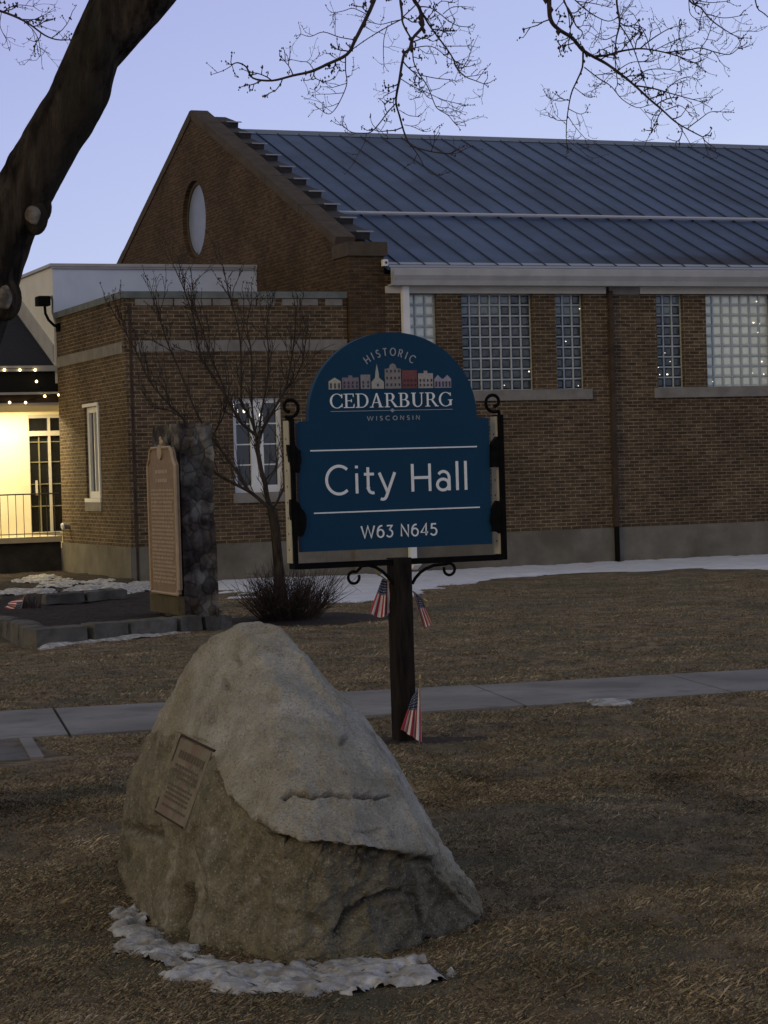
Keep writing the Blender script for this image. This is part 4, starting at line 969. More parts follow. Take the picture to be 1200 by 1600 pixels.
for c in word:
    for pl_ in SER[c][1]: flat(mb, [(x+a*k, Zb+b*H) for a, b in pl_])
    x += (SER[c][0]+gap_)*k
obj('serif_lettering', mb, M['sign_w'], panel)
# skyline of little houses: px extents x0,x1,top ; colour
z_b = sg(608, 607.5)[1]
def house(x0, x1, top, kind, col, dark=(.05,.05,.06)):
    a, b = sg(x0, 608)[0], sg(x1, 608)[0]; zt_ = z_b+(608-top)*.00394; h = zt_-z_b; w_ = b-a
    mb = MB(); dk = MB()
    if kind == 'gable': pl_ = [(a,z_b),(b,z_b),(b,z_b+h*.68),((a+b)/2,zt_),(a,z_b+h*.68)]
    elif kind == 'church': pl_ = [(a,z_b),(b,z_b),(b,z_b+h*.28),(a+w_*.62,z_b+h*.45),(a+w_*.60,z_b+h*.62),(a+w_*.46,zt_),(a+w_*.33,z_b+h*.62),(a+w_*.31,z_b+h*.45),(a,z_b+h*.28)]
    elif kind == 'mill': pl_ = [(a,z_b),(b,z_b),(b,z_b+h*.78),(a+w_*.74,z_b+h*.80),(a+w_*.66,z_b+h*.95),(a+w_*.5,zt_),(a+w_*.34,z_b+h*.95),(a+w_*.26,z_b+h*.80),(a,z_b+h*.78)]
    elif kind == 'step': pl_ = [(a,z_b),(b,z_b),(b,z_b+h*.85),(a+w_*.62,z_b+h*.85),(a+w_*.62,zt_),(a+w_*.38,zt_),(a+w_*.38,z_b+h*.85),(a,z_b+h*.85)]
    elif kind == 'twin': pl_ = [(a,z_b),(b,z_b),(b,z_b+h*.7),(a+w_*.78,zt_),(a+w_*.55,z_b+h*.7),(a+w_*.45,z_b+h*.7),(a+w_*.22,zt_),(a,z_b+h*.7)]
    else: pl_ = [(a,z_b),(b,z_b),(b,zt_),(a,zt_)]
    flat(mb, pl_, .0012)
    nr = 3 if kind == 'mill' else (2 if kind != 'church' else 1); nc = max(int(w_/.022), 1) if kind != 'church' else 1
    for r_ in range(nr):
        for c_ in range(nc):
            xx = a+w_*(c_+.5)/nc; zz = z_b+h*(.10+.27*r_)*(.8 if kind in ('gable','twin') else 1); ww = min(.0045, w_/nc*.25)
            dk.prism([(xx-ww,zz),(xx+ww,zz),(xx+ww,zz+.016),(xx-ww,zz+.016)], YT-.0048, YT-.0035, XZ)
    o_ = obj('house_motif', mb, mat('motif', col, tuple(q*.8 for q in col), 60, 3), panel); obj('motif_window', dk, mat('motif_dark', dark), o_)
for hdef in ((511,530,590,'gable',(.50,.47,.36)), (532,558,587,'step',(.24,.20,.22)), (561,576,586,'flat',(.30,.28,.27)), (578,597,570,'church',(.45,.44,.36)),
             (599,624,569,'mill',(.30,.27,.24)), (626,649,580,'flat',(.22,.085,.075)), (651,674,581,'step',(.46,.41,.35)), (676,702,588,'twin',(.38,.34,.38))): house(*hdef)
# frame
FBZ = 1.10
def sbar(xa, xb): 
    mb = MB(); mb.box(xa, YS-.05, FBZ-.016, xb, YS-.030, 1.985); mb.box(xa, YS-.030, FBZ-.016, xa+.006, YS+.05, 1.985)
    return mb
obj('side_bar', sbar(4.532, 4.556), M['black'], SIGN); obj('side_bar', sbar(5.905, 5.935), M['black'], SIGN)
for xa, nm in ((4.529, 1), (5.902, 2)):
    mb = MB(); mb.box(xa-.004, YS-.028, FBZ+.02, xa+.001, YS+.065, 1.975); st_ = obj('perforated_strip', mb, M['tan'], SIGN)
    mb = MB(); z = FBZ+.1
    while z < 1.95: mb.tube([(xa-.0055, YS+.02, z), (xa-.0035, YS+.02, z)], .006, 8); z += .095
    obj('bolt_hole', mb, M['black'], st_)
mb = MB(); mb.box(4.5565, YS-.048, FBZ-.018, 5.9045, YS-.012, FBZ+.018); obj('bottom_bar', mb, M['black'], SIGN)
# leaf brackets
for (pts_) in ([(446,694),(458,697),(466,705),(467,722),(464,738),(452,741),(450,724)], [(450,778),(464,788),(474,803),(475,826),(468,838),(455,842),(452,815)],
               [(783,683),(775,682),(765,690),(763,712),(762,728),(775,731),(783,728)], [(784,782),(772,784),(764,794),(763,815),(766,829),(778,833),(785,826)]):
    mb = MB(); P_ = [sg(*q) for q in pts_]; c_ = np.mean(np.array(P_), 0)
    fine = []
    for i in range(len(P_)):
        a, b = np.array(P_[i]), np.array(P_[(i+1)%len(P_)])
        for s_ in (0, .33, .66): q = a+(b-a)*s_; d_ = q-c_; fine.append(tuple(c_+d_*(1+.07*math.sin(9*math.atan2(d_[1], d_[0])))))
    mb.prism(fine, YS-.045, YS-.005, XZ); obj('leaf_bracket', mb, M['black'], SIGN)
# top scrolls
def scroll(cx_, cz_, r_, sgn, start, turns=1.08, w_=.012):
    pts_ = []; N_ = 30
    for i in range(N_+1):
        t_ = i/N_; a = start+sgn*t_*turns*2*math.pi; rr_ = r_*(1-.62*t_**1.5); pts_.append((cx_+rr_*math.cos(a), YS-.03, cz_+rr_*math.sin(a)))
    return pts_
for bx, cpx, sgn in ((4.544, (450,637), 1), (5.92, (768,629), -1)):
    c_ = sg(*cpx); mb = MB(); st = -math.pi/2+(-.55 if sgn > 0 else .55)
    P_ = scroll(c_[0], c_[1], .060, sgn, st); P_ = [(bx, YS-.03, 1.97)]+P_
    for off in (-.012, .0, .012): pass
    mb.tube([(a, b, c) for a, b, c in P_], [.0105]*(len(P_)-1)+[.012], 8); obj('top_scroll', mb, M['black'], SIGN)
# brackets from post to bar, ending in rings
for sg_, pts_, rc_ in ((-1, [(610,912),(603,902),(594,893),(583,886),(572,883),(562,884)], (549,902)), (1, [(640,912),(645,903),(653,894),(662,888),(674,883),(684,882)], (698,889))):
    mb = MB(); P_ = [(a, YS-.04, b) for a, b in [sg(*q) for q in pts_]]; mb.tube(P_, .010, 7)
    c_ = sg(*rc_); rr_ = .036
    st = math.pi/2-.0*sg_
    ring_ = [(c_[0]+rr_*math.cos(t_)*(1-.0*t_), YS-.04, c_[1]+rr_*math.sin(t_)) for t_ in np.linspace(math.pi/2+(.5 if sg_ < 0 else -.5)*-1, math.pi/2+(.5 if sg_ < 0 else -.5)*-1-sg_*5.6*-1*(-1), 24)]
    mb.tube([P_[-1]]+ring_, .009, 7); obj('bottom_scroll', mb, M['black'], SIGN)
# small address stake behind the post (white marker seen under the panel)
# mulch ring at the post
mb = MB(); N_ = 40; c_ = (POST[0]+.12, POST[1]-.02)
vs = [(c_[0], c_[1], .02)]; 
for k, rr_ in ((1, .3), (2, .55)):
    for i in range(N_):
        a = 2*math.pi*i/N_; q = rr_*(1+.25*noise.noise(Vector((math.cos(a)*2, math.sin(a)*2, 7+k)))); x, y = c_[0]+q*1.15*math.cos(a), c_[1]+q*.5*math.sin(a)
        vs.append((x, y, ground_h(x, y)+(.012 if k == 1 else -.01)))
fs = [(0, 1+i, 1+(i+1)%N_) for i in range(N_)]+[(1+i, 1+N_+i, 1+N_+(i+1)%N_, 1+(i+1)%N_) for i in range(N_)]
mb.add(vs, fs); obj('bare_soil', mb, mat('bare_soil', (.028,.019,.014), (.075,.05,.034), 26, 8, .95, 1., 60, bdist=.03), kind='structure', smooth=True)

# ------------------------------------------------------------------ boulder
def make_boulder():
    V_ = [(405,972,8.50),(372,976,8.50),(436,980,8.45),(340,991,8.55),(310,1013,8.6),(470,1012,8.35),
          (285,1050,8.68),(262,1098,8.75),(236,1140,8.84),(196,1225,8.92),(185,1290,8.96),(186,1350,9.0),(198,1402,9.0),
          (508,1052,8.38),(560,1108,8.40),(603,1170,8.42),(632,1228,8.42),(668,1290,8.40),(706,1350,8.36),(740,1390,8.32),(756,1424,8.26),
          (500,1070,8.16),(608,1215,7.98),(652,1318,7.84),(676,1338,7.84),
          (330,1140,8.16),(335,1200,7.98),(392,1282,7.66),(430,1300,7.55),(505,1312,7.48),(575,1318,7.52),(640,1332,7.68),
          (250,1478,8.30),(300,1498,7.98),(430,1512,7.66),(520,1510,7.66),(600,1500,7.74),(655,1488,7.9),(705,1468,8.06),
          (290,1300,8.12),(430,1060,8.08),(390,1130,8.0),
          (400,990,8.95),(300,1060,9.2),(250,1200,9.6),(240,1350,9.7),(480,1060,9.1),(580,1150,9.2),(650,1330,9.2),(600,1380,9.6),(450,1380,9.75)]
    bm = bmesh.new()
    for a, b, d in V_: bm.verts.new(atD(a, b, d))
    r_ = bmesh.ops.convex_hull(bm, input=bm.verts[:])
    bmesh.ops.delete(bm, geom=[v for v in bm.verts if not v.link_faces], context='VERTS')
    me = bpy.data.meshes.new('hull'); bm.to_mesh(me); bm.free()
    o = bpy.data.objects.new('hull', me); COL.objects.link(o)
    rm = o.modifiers.new('r', 'REMESH'); rm.mode = 'VOXEL'; rm.voxel_size = .0075
    sm = o.modifiers.new('s', 'SMOOTH'); sm.iterations = 3; sm.factor = .5
    dg = bpy.context.evaluated_depsgraph_get(); ev = o.evaluated_get(dg); m2 = bpy.data.meshes.new_from_object(ev)
    bpy.data.objects.remove(o)
    n_ = len(m2.vertices); co = np.empty(n_*3); m2.vertices.foreach_get('co', co); co = co.reshape(-1, 3); nr = np.array([v.normal[:] for v in m2.vertices])
    rel = co-CAM; dz = rel@Fv; px_ = 600+F_PX*(rel@Rv)/dz; py_ = 800-F_PX*(rel@Uv)/dz
    front = (nr@Fv) < .15
    def pl_dist(pl):
        best = np.full(n_, 1e9); 
        for (a, b) in zip(pl[:-1], pl[1:]):
            a = np.array(a, float); b = np.array(b, float); e_ = b-a; t_ = np.clip(((px_-a[0])*e_[0]+(py_-a[1])*e_[1])/(e_@e_), 0, 1)
            best = np.minimum(best, np.hypot(px_-a[0]-t_*e_[0], py_-a[1]-t_*e_[1]))
        return best
    disp = np.where(front, .020*np.exp(-(pl_dist([(470,1030),(500,1070),(560,1140),(608,1215),(636,1275),(656,1325),(700,1385),(735,1425)])/5)**2), 0); crk = np.zeros(n_)
    for i in range(n_):
        p = Vector(co[i]); 
        a = noise.fractal(p*2.2, 1.0, 2.0, 4)*.020
        rgd = noise.ridged_multi_fractal(p*3.4+Vector((3,1,7)), .9, 2.1, 4, 1.0, 2.0)
        b = noise.noise(p*16)*.0035+noise.noise(p*38)*.0022
        low = 1.0 if py_[i] > 1290 else .45
        fac = noise.turbulence(p*3.1+Vector((5,2,9)), 4, True); fa2 = noise.turbulence(p*9+Vector((1,7,3)), 3, True); cel = noise.voronoi(p*5.5)[0]; ce = min(cel[1]-cel[0], .3)/.3
        disp[i] += a*(.5+.6*low)+b*(.8+1.3*low)-max(rgd-1.1, 0)*.014*low-(1-ce)*.006*low+noise.noise(p*7)*.006*low-(fac-.45)*.030*(.55+.75*low)-(fa2-.4)*.009*(.5+low)+noise.noise(p*70)*.0022
    # carved features
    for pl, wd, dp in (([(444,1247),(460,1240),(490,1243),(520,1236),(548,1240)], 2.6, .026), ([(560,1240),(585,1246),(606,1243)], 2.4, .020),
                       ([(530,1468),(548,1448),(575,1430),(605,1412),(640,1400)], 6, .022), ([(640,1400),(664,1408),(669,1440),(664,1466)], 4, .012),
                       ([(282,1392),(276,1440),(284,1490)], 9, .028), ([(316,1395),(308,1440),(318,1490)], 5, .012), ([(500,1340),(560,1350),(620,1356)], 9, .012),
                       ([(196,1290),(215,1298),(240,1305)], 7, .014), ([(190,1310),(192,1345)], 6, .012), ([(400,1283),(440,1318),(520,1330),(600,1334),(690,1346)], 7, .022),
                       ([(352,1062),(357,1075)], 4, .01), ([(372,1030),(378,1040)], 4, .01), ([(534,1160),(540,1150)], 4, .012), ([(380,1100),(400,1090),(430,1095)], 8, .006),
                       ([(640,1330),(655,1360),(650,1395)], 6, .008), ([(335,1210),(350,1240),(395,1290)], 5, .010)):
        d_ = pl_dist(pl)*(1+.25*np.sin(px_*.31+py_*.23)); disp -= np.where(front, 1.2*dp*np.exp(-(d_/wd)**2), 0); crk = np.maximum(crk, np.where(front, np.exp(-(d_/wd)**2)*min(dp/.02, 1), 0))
    # slight undercut below the ledge
    ly = np.interp(px_, [330,395,430,505,575,640,690], [1200,1285,1304,1316,1322,1334,1344])
    ly = ly+3.5*np.sin(px_*.11)+2.5*np.sin(px_*.37+1)
    t_ = np.clip((py_-ly-2)/9, 0, 1)*np.clip((1520-py_)/90, 0, 1)*np.clip((px_-330)/40, 0, 1)*np.clip((710-px_)/25, 0, 1)
    disp -= np.where(front, .045*t_, 0)
    disp = np.where(inside(px_, py_, [(274,1143),(342,1165),(294,1304),(236,1272)]) & front, disp*.12-.004, disp)
    vein = np.zeros(n_)
    for pl, wd in (([(300,1330),(304,1400),(312,1480)], 9), ([(262,1340),(258,1420),(250,1480)], 8), ([(384,1370),(372,1430)], 5), ([(200,1298),(240,1312),(262,1330)], 4), ([(330,1300),(322,1340)], 10), ([(400,1440),(450,1458),(500,1462)], 4)):
        vein = np.maximum(vein, np.where(front, np.exp(-(pl_dist(pl)/wd)**2), 0))
    vein = vein*np.array([min(max(.5+2.5*noise.noise(Vector(c)*26), 0), 1) for c in co])
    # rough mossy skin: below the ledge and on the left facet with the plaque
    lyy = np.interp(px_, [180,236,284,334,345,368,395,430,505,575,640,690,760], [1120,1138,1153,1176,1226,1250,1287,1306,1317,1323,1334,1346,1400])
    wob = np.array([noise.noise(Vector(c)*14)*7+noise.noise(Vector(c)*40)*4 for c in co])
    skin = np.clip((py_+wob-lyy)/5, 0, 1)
    co += nr*disp[:, None]
    for nm_, ar in (('skin', skin), ('crack', crk), ('vein', vein)):
        at = m2.attributes.new(nm_, 'FLOAT', 'POINT'); at.data.foreach_set('value', ar.astype(np.float32))
    m2.vertices.foreach_set('co', co.ravel()); m2.update()
    m2.polygons.foreach_set('use_smooth', [True]*len(m2.polygons))
    return m2
bme = make_boulder()
org = np.array(G(430, 1490)); org[2] = 0
co = np.empty(len(bme.vertices)*3); bme.vertices.foreach_get('co', co); co = co.reshape(-1, 3); bvh = BVHTree.FromPolygons([tuple(c) for c in co], [tuple(p.vertices) for p in bme.polygons])
bme.vertices.foreach_set('co', (co-org).ravel()); bme.name = 'rock'
BO = thing('boulder', 'large pointed grey boulder with a small inset plaque on its left face', 'boulder', tuple(org))
bo = bpy.data.objects.new('rock', bme); COL.objects.link(bo); bo.parent = BO; ORG[bo.name] = org
def mat_noise(nt, tc, sc, det, c1, c2):
    n = nt.nodes.new('ShaderNodeTexNoise'); n.inputs['Scale'].default_value = sc; n.inputs['Detail'].default_value = det; n.inputs['Roughness'].default_value = .7; nt.links.new(tc.outputs['Object'], n.inputs['Vector'])
    r = nt.nodes.new('ShaderNodeValToRGB'); r.color_ramp.elements[0].position = .36; r.color_ramp.elements[1].position = .66; r.color_ramp.elements[0].color = lin(c1); r.color_ramp.elements[1].color = lin(c2)
    nt.links.new(n.outputs['Fac'], r.inputs[0]); return r.outputs[0]
def rock_material():
    m = mat('weathered_granite', (.34,.32,.265), (.57,.545,.47), 8, 12, .9, 1., 45, bdist=.03); nt = m.node_tree; b = nt.nodes['Principled BSDF']
    src = b.inputs['Base Color'].links[0].from_socket; tc = [n for n in nt.nodes if n.type == 'TEX_COORD'][0]
    def layer(src, sc, det, lo, hi, col, amt, off=(0,0,0), st=(1,1,1)):
        mp = nt.nodes.new('ShaderNodeMapping'); mp.inputs['Location'].default_value = off; mp.inputs['Scale'].default_value = st; nt.links.new(tc.outputs['Object'], mp.inputs[0])
        n = nt.nodes.new('ShaderNodeTexNoise'); n.inputs['Scale'].default_value = sc; n.inputs['Detail'].default_value = det; n.inputs['Roughness'].default_value = .65; nt.links.new(mp.outputs[0], n.inputs['Vector'])
        r = nt.nodes.new('ShaderNodeMapRange'); r.inputs['From Min'].default_value = lo; r.inputs['From Max'].default_value = hi; r.inputs['To Max'].default_value = amt; nt.links.new(n.outputs['Fac'], r.inputs[0])
        x = nt.nodes.new('ShaderNodeMix'); x.data_type = 'RGBA'; nt.links.new(r.outputs[0], x.inputs['Factor']); nt.links.new(src, x.inputs['A']); x.inputs['B'].default_value = lin(col); return x.outputs['Result']
    s = layer(src, 1.7, 8, .40, .58, (.34,.285,.165), .6)              # ochre lichen
    s = layer(s, 3.3, 8, .56, .68, (.13,.125,.10), .6, (4,2,1))        # grey stains
    s = layer(s, 60, 4, .60, .70, (.07,.065,.05), .55, (1,0,3))        # dark speckle
    s = layer(s, 42, 4, .62, .72, (.42,.40,.35), .5, (7,0,3))          # pale speckle
    # the rough lower part is of a darker, mossier weathering
    def attr(nm_, src, col, amt):
        a_ = nt.nodes.new('ShaderNodeAttribute'); a_.attribute_name = nm_; mu = nt.nodes.new('ShaderNodeMath'); mu.operation = 'MULTIPLY'; mu.inputs[1].default_value = amt; nt.links.new(a_.outputs['Fac'], mu.inputs[0])
        x = nt.nodes.new('ShaderNodeMix'); x.data_type = 'RGBA'; nt.links.new(mu.outputs[0], x.inputs['Factor']); nt.links.new(src, x.inputs['A'])
        if isinstance(col, tuple): x.inputs['B'].default_value = lin(col)
        else: nt.links.new(col, x.inputs['B'])
        return x.outputs['Result']
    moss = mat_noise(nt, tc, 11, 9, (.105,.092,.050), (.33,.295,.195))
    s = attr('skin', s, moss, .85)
    s = attr('vein', s, (.50,.46,.38), .6)
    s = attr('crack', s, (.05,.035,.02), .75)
    # mineral grain and pits
    s = layer(s, 130, 3, .56, .66, (.09,.085,.07), .5, (2,9,4)); s = layer(s, 100, 3, .58, .68, (.66,.63,.56), .5, (5,1,8))
    b2 = nt.nodes.new('ShaderNodeBump'); b2.inputs['Strength'].default_value = .9; b2.inputs['Distance'].default_value = .010
    n2 = nt.nodes.new('ShaderNodeTexNoise'); n2.inputs['Scale'].default_value = 130; n2.inputs['Detail'].default_value = 5; nt.links.new(tc.outputs['Object'], n2.inputs['Vector'])
    nt.links.new(n2.outputs['Fac'], b2.inputs['Height']); b1 = b.inputs['Normal'].links[0].from_node; nt.links.new(b1.outputs[0], b2.inputs['Normal']); nt.links.new(b2.outputs[0], b.inputs['Normal'])
    nt.links.new(s, b.inputs['Base Color']); return m
bme.materials.append(rock_material())
# plaque in the left face
def hit(x, y):
    d = ray(x, y); r_ = bvh.ray_cast(Vector(CAM), Vector(d)); return np.array(r_[0]) if r_[0] else atD(x, y, 8.3)
cr = [hit(*q) for q in ((284,1153),(334,1176),(290,1294),(246,1266))]
cen = sum(cr)/4; e1 = (cr[1]-cr[0]+cr[2]-cr[3])/2; e2 = (cr[3]-cr[0]+cr[2]-cr[1])/2; nn = np.cross(e1, e2); nn /= np.linalg.norm(nn)
if nn@Fv > 0: nn = -nn
def plq(u, v, d): return tuple(cen+e1*(u-.5)+e2*(v-.5)+nn*d)
mb = MB(); mb.prism([(0,0),(1,0),(1,1),(0,1)], -.03, .006, plq)
pq = obj('plaque', mb, mat('plaque_bronze', (.145,.125,.082), (.22,.195,.135), 9, 8, .85, .8, 40, c3=(.17,.12,.085), s3=7, bdist=.004), BO)
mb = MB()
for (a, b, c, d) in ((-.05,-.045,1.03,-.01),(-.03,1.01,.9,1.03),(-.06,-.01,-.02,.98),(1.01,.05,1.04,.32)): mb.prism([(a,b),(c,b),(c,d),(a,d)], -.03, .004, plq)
obj('recess_shadow_gap', mb, M['darktrim'], BO)  # solid dark strips stand in for the shaded groove round the plaque
mb = MB()
for v0, hh in ((.14,.10),(.32,.035),(.39,.035),(.46,.035),(.58,.03),(.64,.03),(.70,.03),(.76,.03),(.86,.03)):
    u = .12
    while u < .86:
        L_ = random.uniform(.03, .09); mb.prism([(u,v0),(u+L_,v0),(u+L_,v0+hh),(u,v0+hh)], .006, .008, plq); u += L_+.03
obj('raised_text', mb, mat('plaque_text', (.10,.083,.055)), pq)

# ------------------------------------------------------------------ big leaning tree
TR = thing('leaning_tree', 'large dark bare tree leaning in from the left with hanging twigs overhead', 'tree', (float(G(-175,1285)[0]), float(G(-175,1285)[1]), 0))
DT = 11.0
TPD = 1
tp = [(-185,1330,105),(-178,1280,92),(-165,1150,74),(-140,950,62),(-105,740,57),(-62,570,51),(-34,480,50),(-4,385,49),(20,330,48),(28,316,47),(52,275,45),(84,215,43),(118,157,44),(134,115,42),(150,74,41),(163,45,42),(178,8,38),(192,-35,26)]
def smooth_path(P_, n_=4):
    P_ = np.array(P_, float); out = []
    for i in range(len(P_)-1):
        p0, p1, p2, p3 = P_[max(i-1,0)], P_[i], P_[i+1], P_[min(i+2,len(P_)-1)]
        for k in range(n_):
            t = k/n_; out.append(.5*((2*p1)+(-p0+p2)*t+(2*p0-5*p1+4*p2-p3)*t*t+(-p0+3*p1-3*p2+p3)*t**3))
    out.append(P_[-1]); return out
PXM = DT/F_PX
pth = smooth_path(tp, 9); mb = MB(); mb.tube([atD(a, b, DT) for a, b, c in pth], [c*PXM for a, b, c in pth], 56, jit=.10, sc=3.2); trk = obj('trunk', mb, M['bark'], TR, smooth=True)
# knobs and pruning scars
for (a, b, r1) in ((52,336,14),(6,464,17)):
    c = atD(a, b, DT-.115); 
    mb = MB(); mb.ball(tuple(np.array(c)+Fv*.045), r1*PXM*1.7, 12, (.9,.55,1.25)); s_ = obj('branch_collar', mb, M['bark'], trk, smooth=True)
    mb = MB(); mb.ball(tuple(np.array(c)-Fv*.0), r1*PXM*.95, 14, (.8,.45,1.15)); mb.v = [tuple(np.array(q_)*1+np.array(noise.turbulence_vector(Vector(q_)*16, 2, False))*.012) for q_ in mb.v]; obj('pruning_scar', mb, M['scar'], trk, smooth=True)
mb = MB(); mb.ball(atD(66,324,DT-.01), 19*PXM, 10, (.8,1,1.25)); obj('bark_knob', mb, M['bark'], trk, smooth=True)
def limb(pts_, D0=DT, name='limb', n_=24, dd=0, jit=.07):
    p_ = smooth_path(pts_, 4); N_ = len(p_); mb = MB(); mb.tube([atD(a, b, D0+dd*i/N_) for i, (a, b, c) in enumerate(p_)], [max(c, .5)*PXM for a, b, c in p_], n_, jit=jit, sc=4); return obj(name, mb, M['bark'], TR, smooth=True)
limb([(136,120,22),(146,85,30),(160,35,24),(172,-15,21),(190,-110,20),(200,-260,17),(150,-460,12),(80,-700,6)], DT-.06)
limb([(112,160,20),(140,104,34),(188,38,40),(228,-5,40),(290,-75,36),(390,-160,30),(520,-235,24),(680,-280,19),(860,-300,15),(1040,-290,11),(1190,-250,7)], DT+.03)
limb([(520,-235,20),(640,-400,14),(720,-600,8)], DT)
limb([(-60,560,30),(-170,420,26),(-260,200,20),(-300,-60,14),(-240,-260,8)], DT)

TW = MB()
def v3(a): return np.array(a, float)
def bud(mb, p, r): 
    vs = [p+v3((r,0,0)), p+v3((-r,0,0)), p+v3((0,r,0)), p+v3((0,-r,0)), p+v3((0,0,r*1.5)), p+v3((0,0,-r*1.5))]
    mb.add(vs, [(0,2,4),(2,1,4),(1,3,4),(3,0,4),(2,0,5),(1,2,5),(3,1,5),(0,3,5)])
def grow(mb, p, d, L, r, lvl, up=.35, spread=.75, buds=True):
    n_ = 4; pts_ = [p]; q = p; dd = d/np.linalg.norm(d)
    for i in range(n_):
        dd = dd+rng.normal(size=3)*.22+v3((0,0,up*.3)); dd /= np.linalg.norm(dd); q = q+dd*L/n_; pts_.append(q)
        if lvl > 0 and random.random() < .75:
            s_ = rng.normal(size=3); s_ -= dd*(s_@dd); s_ /= np.linalg.norm(s_); grow(mb, q, dd*.7+s_*spread, L*random.uniform(.35,.6), r*.72, lvl-1, up, spread, buds)
        elif buds and random.random() < .35: bud(mb, q, r*1.9)
    mb.tube(pts_, [r, r*.9, r*.8, r*.72, r*.6], 4, caps=False)
    if buds:
        bud(mb, q, r*1.8)
        for _ in range(2): bud(mb, q+rng.normal(size=3)*r*3.2, r*1.5)
def hang(pts_, r0, r1, D=DT, tw=.8, seedd=0, L=(.07,.17), spacing=.05, lvl=1, rt=.0036):
    ph = rng.uniform(0, 6); p_ = smooth_path([(a, b, 0) for a, b in pts_], 4); N_ = len(p_)
    P3 = [atD(a, b, D+.12*math.sin(ph+i*.13)) for i, (a, b, c) in enumerate(p_)]
    rs = [(r0+(r1-r0)*i/(N_-1))*PXM for i in range(N_)]
    mb = MB(); mb.tube(P3, rs, 7, jit=.12, sc=22)
    acc = 0
    for i in range(1, N_):
        seg = P3[i]-P3[i-1]; l_ = np.linalg.norm(seg); acc += l_
        if p_[i][1] < -60: acc = 0; continue
        if acc > spacing*random.uniform(.6, 1.4):
            acc = 0
            if random.random() < tw:
                t_ = seg/l_; s_ = rng.normal(size=3)*np.array([1,.8,1]); s_ -= t_*(s_@t_); s_ /= np.linalg.norm(s_)
                grow(mb, P3[i], t_*.55+s_*.85, random.uniform(*L), min(rt, rs[i]*.75), lvl)
            else: bud(mb, P3[i]+rng.normal(size=3)*rs[i], rs[i]*1.5)
    t_ = P3[-1]-P3[-2]; t_ /= np.linalg.norm(t_)
    for _ in range(3): grow(mb, P3[-1], t_+rng.normal(size=3)*.45, random.uniform(.04,.09), min(rt, rs[-1]), 0)
    return mb
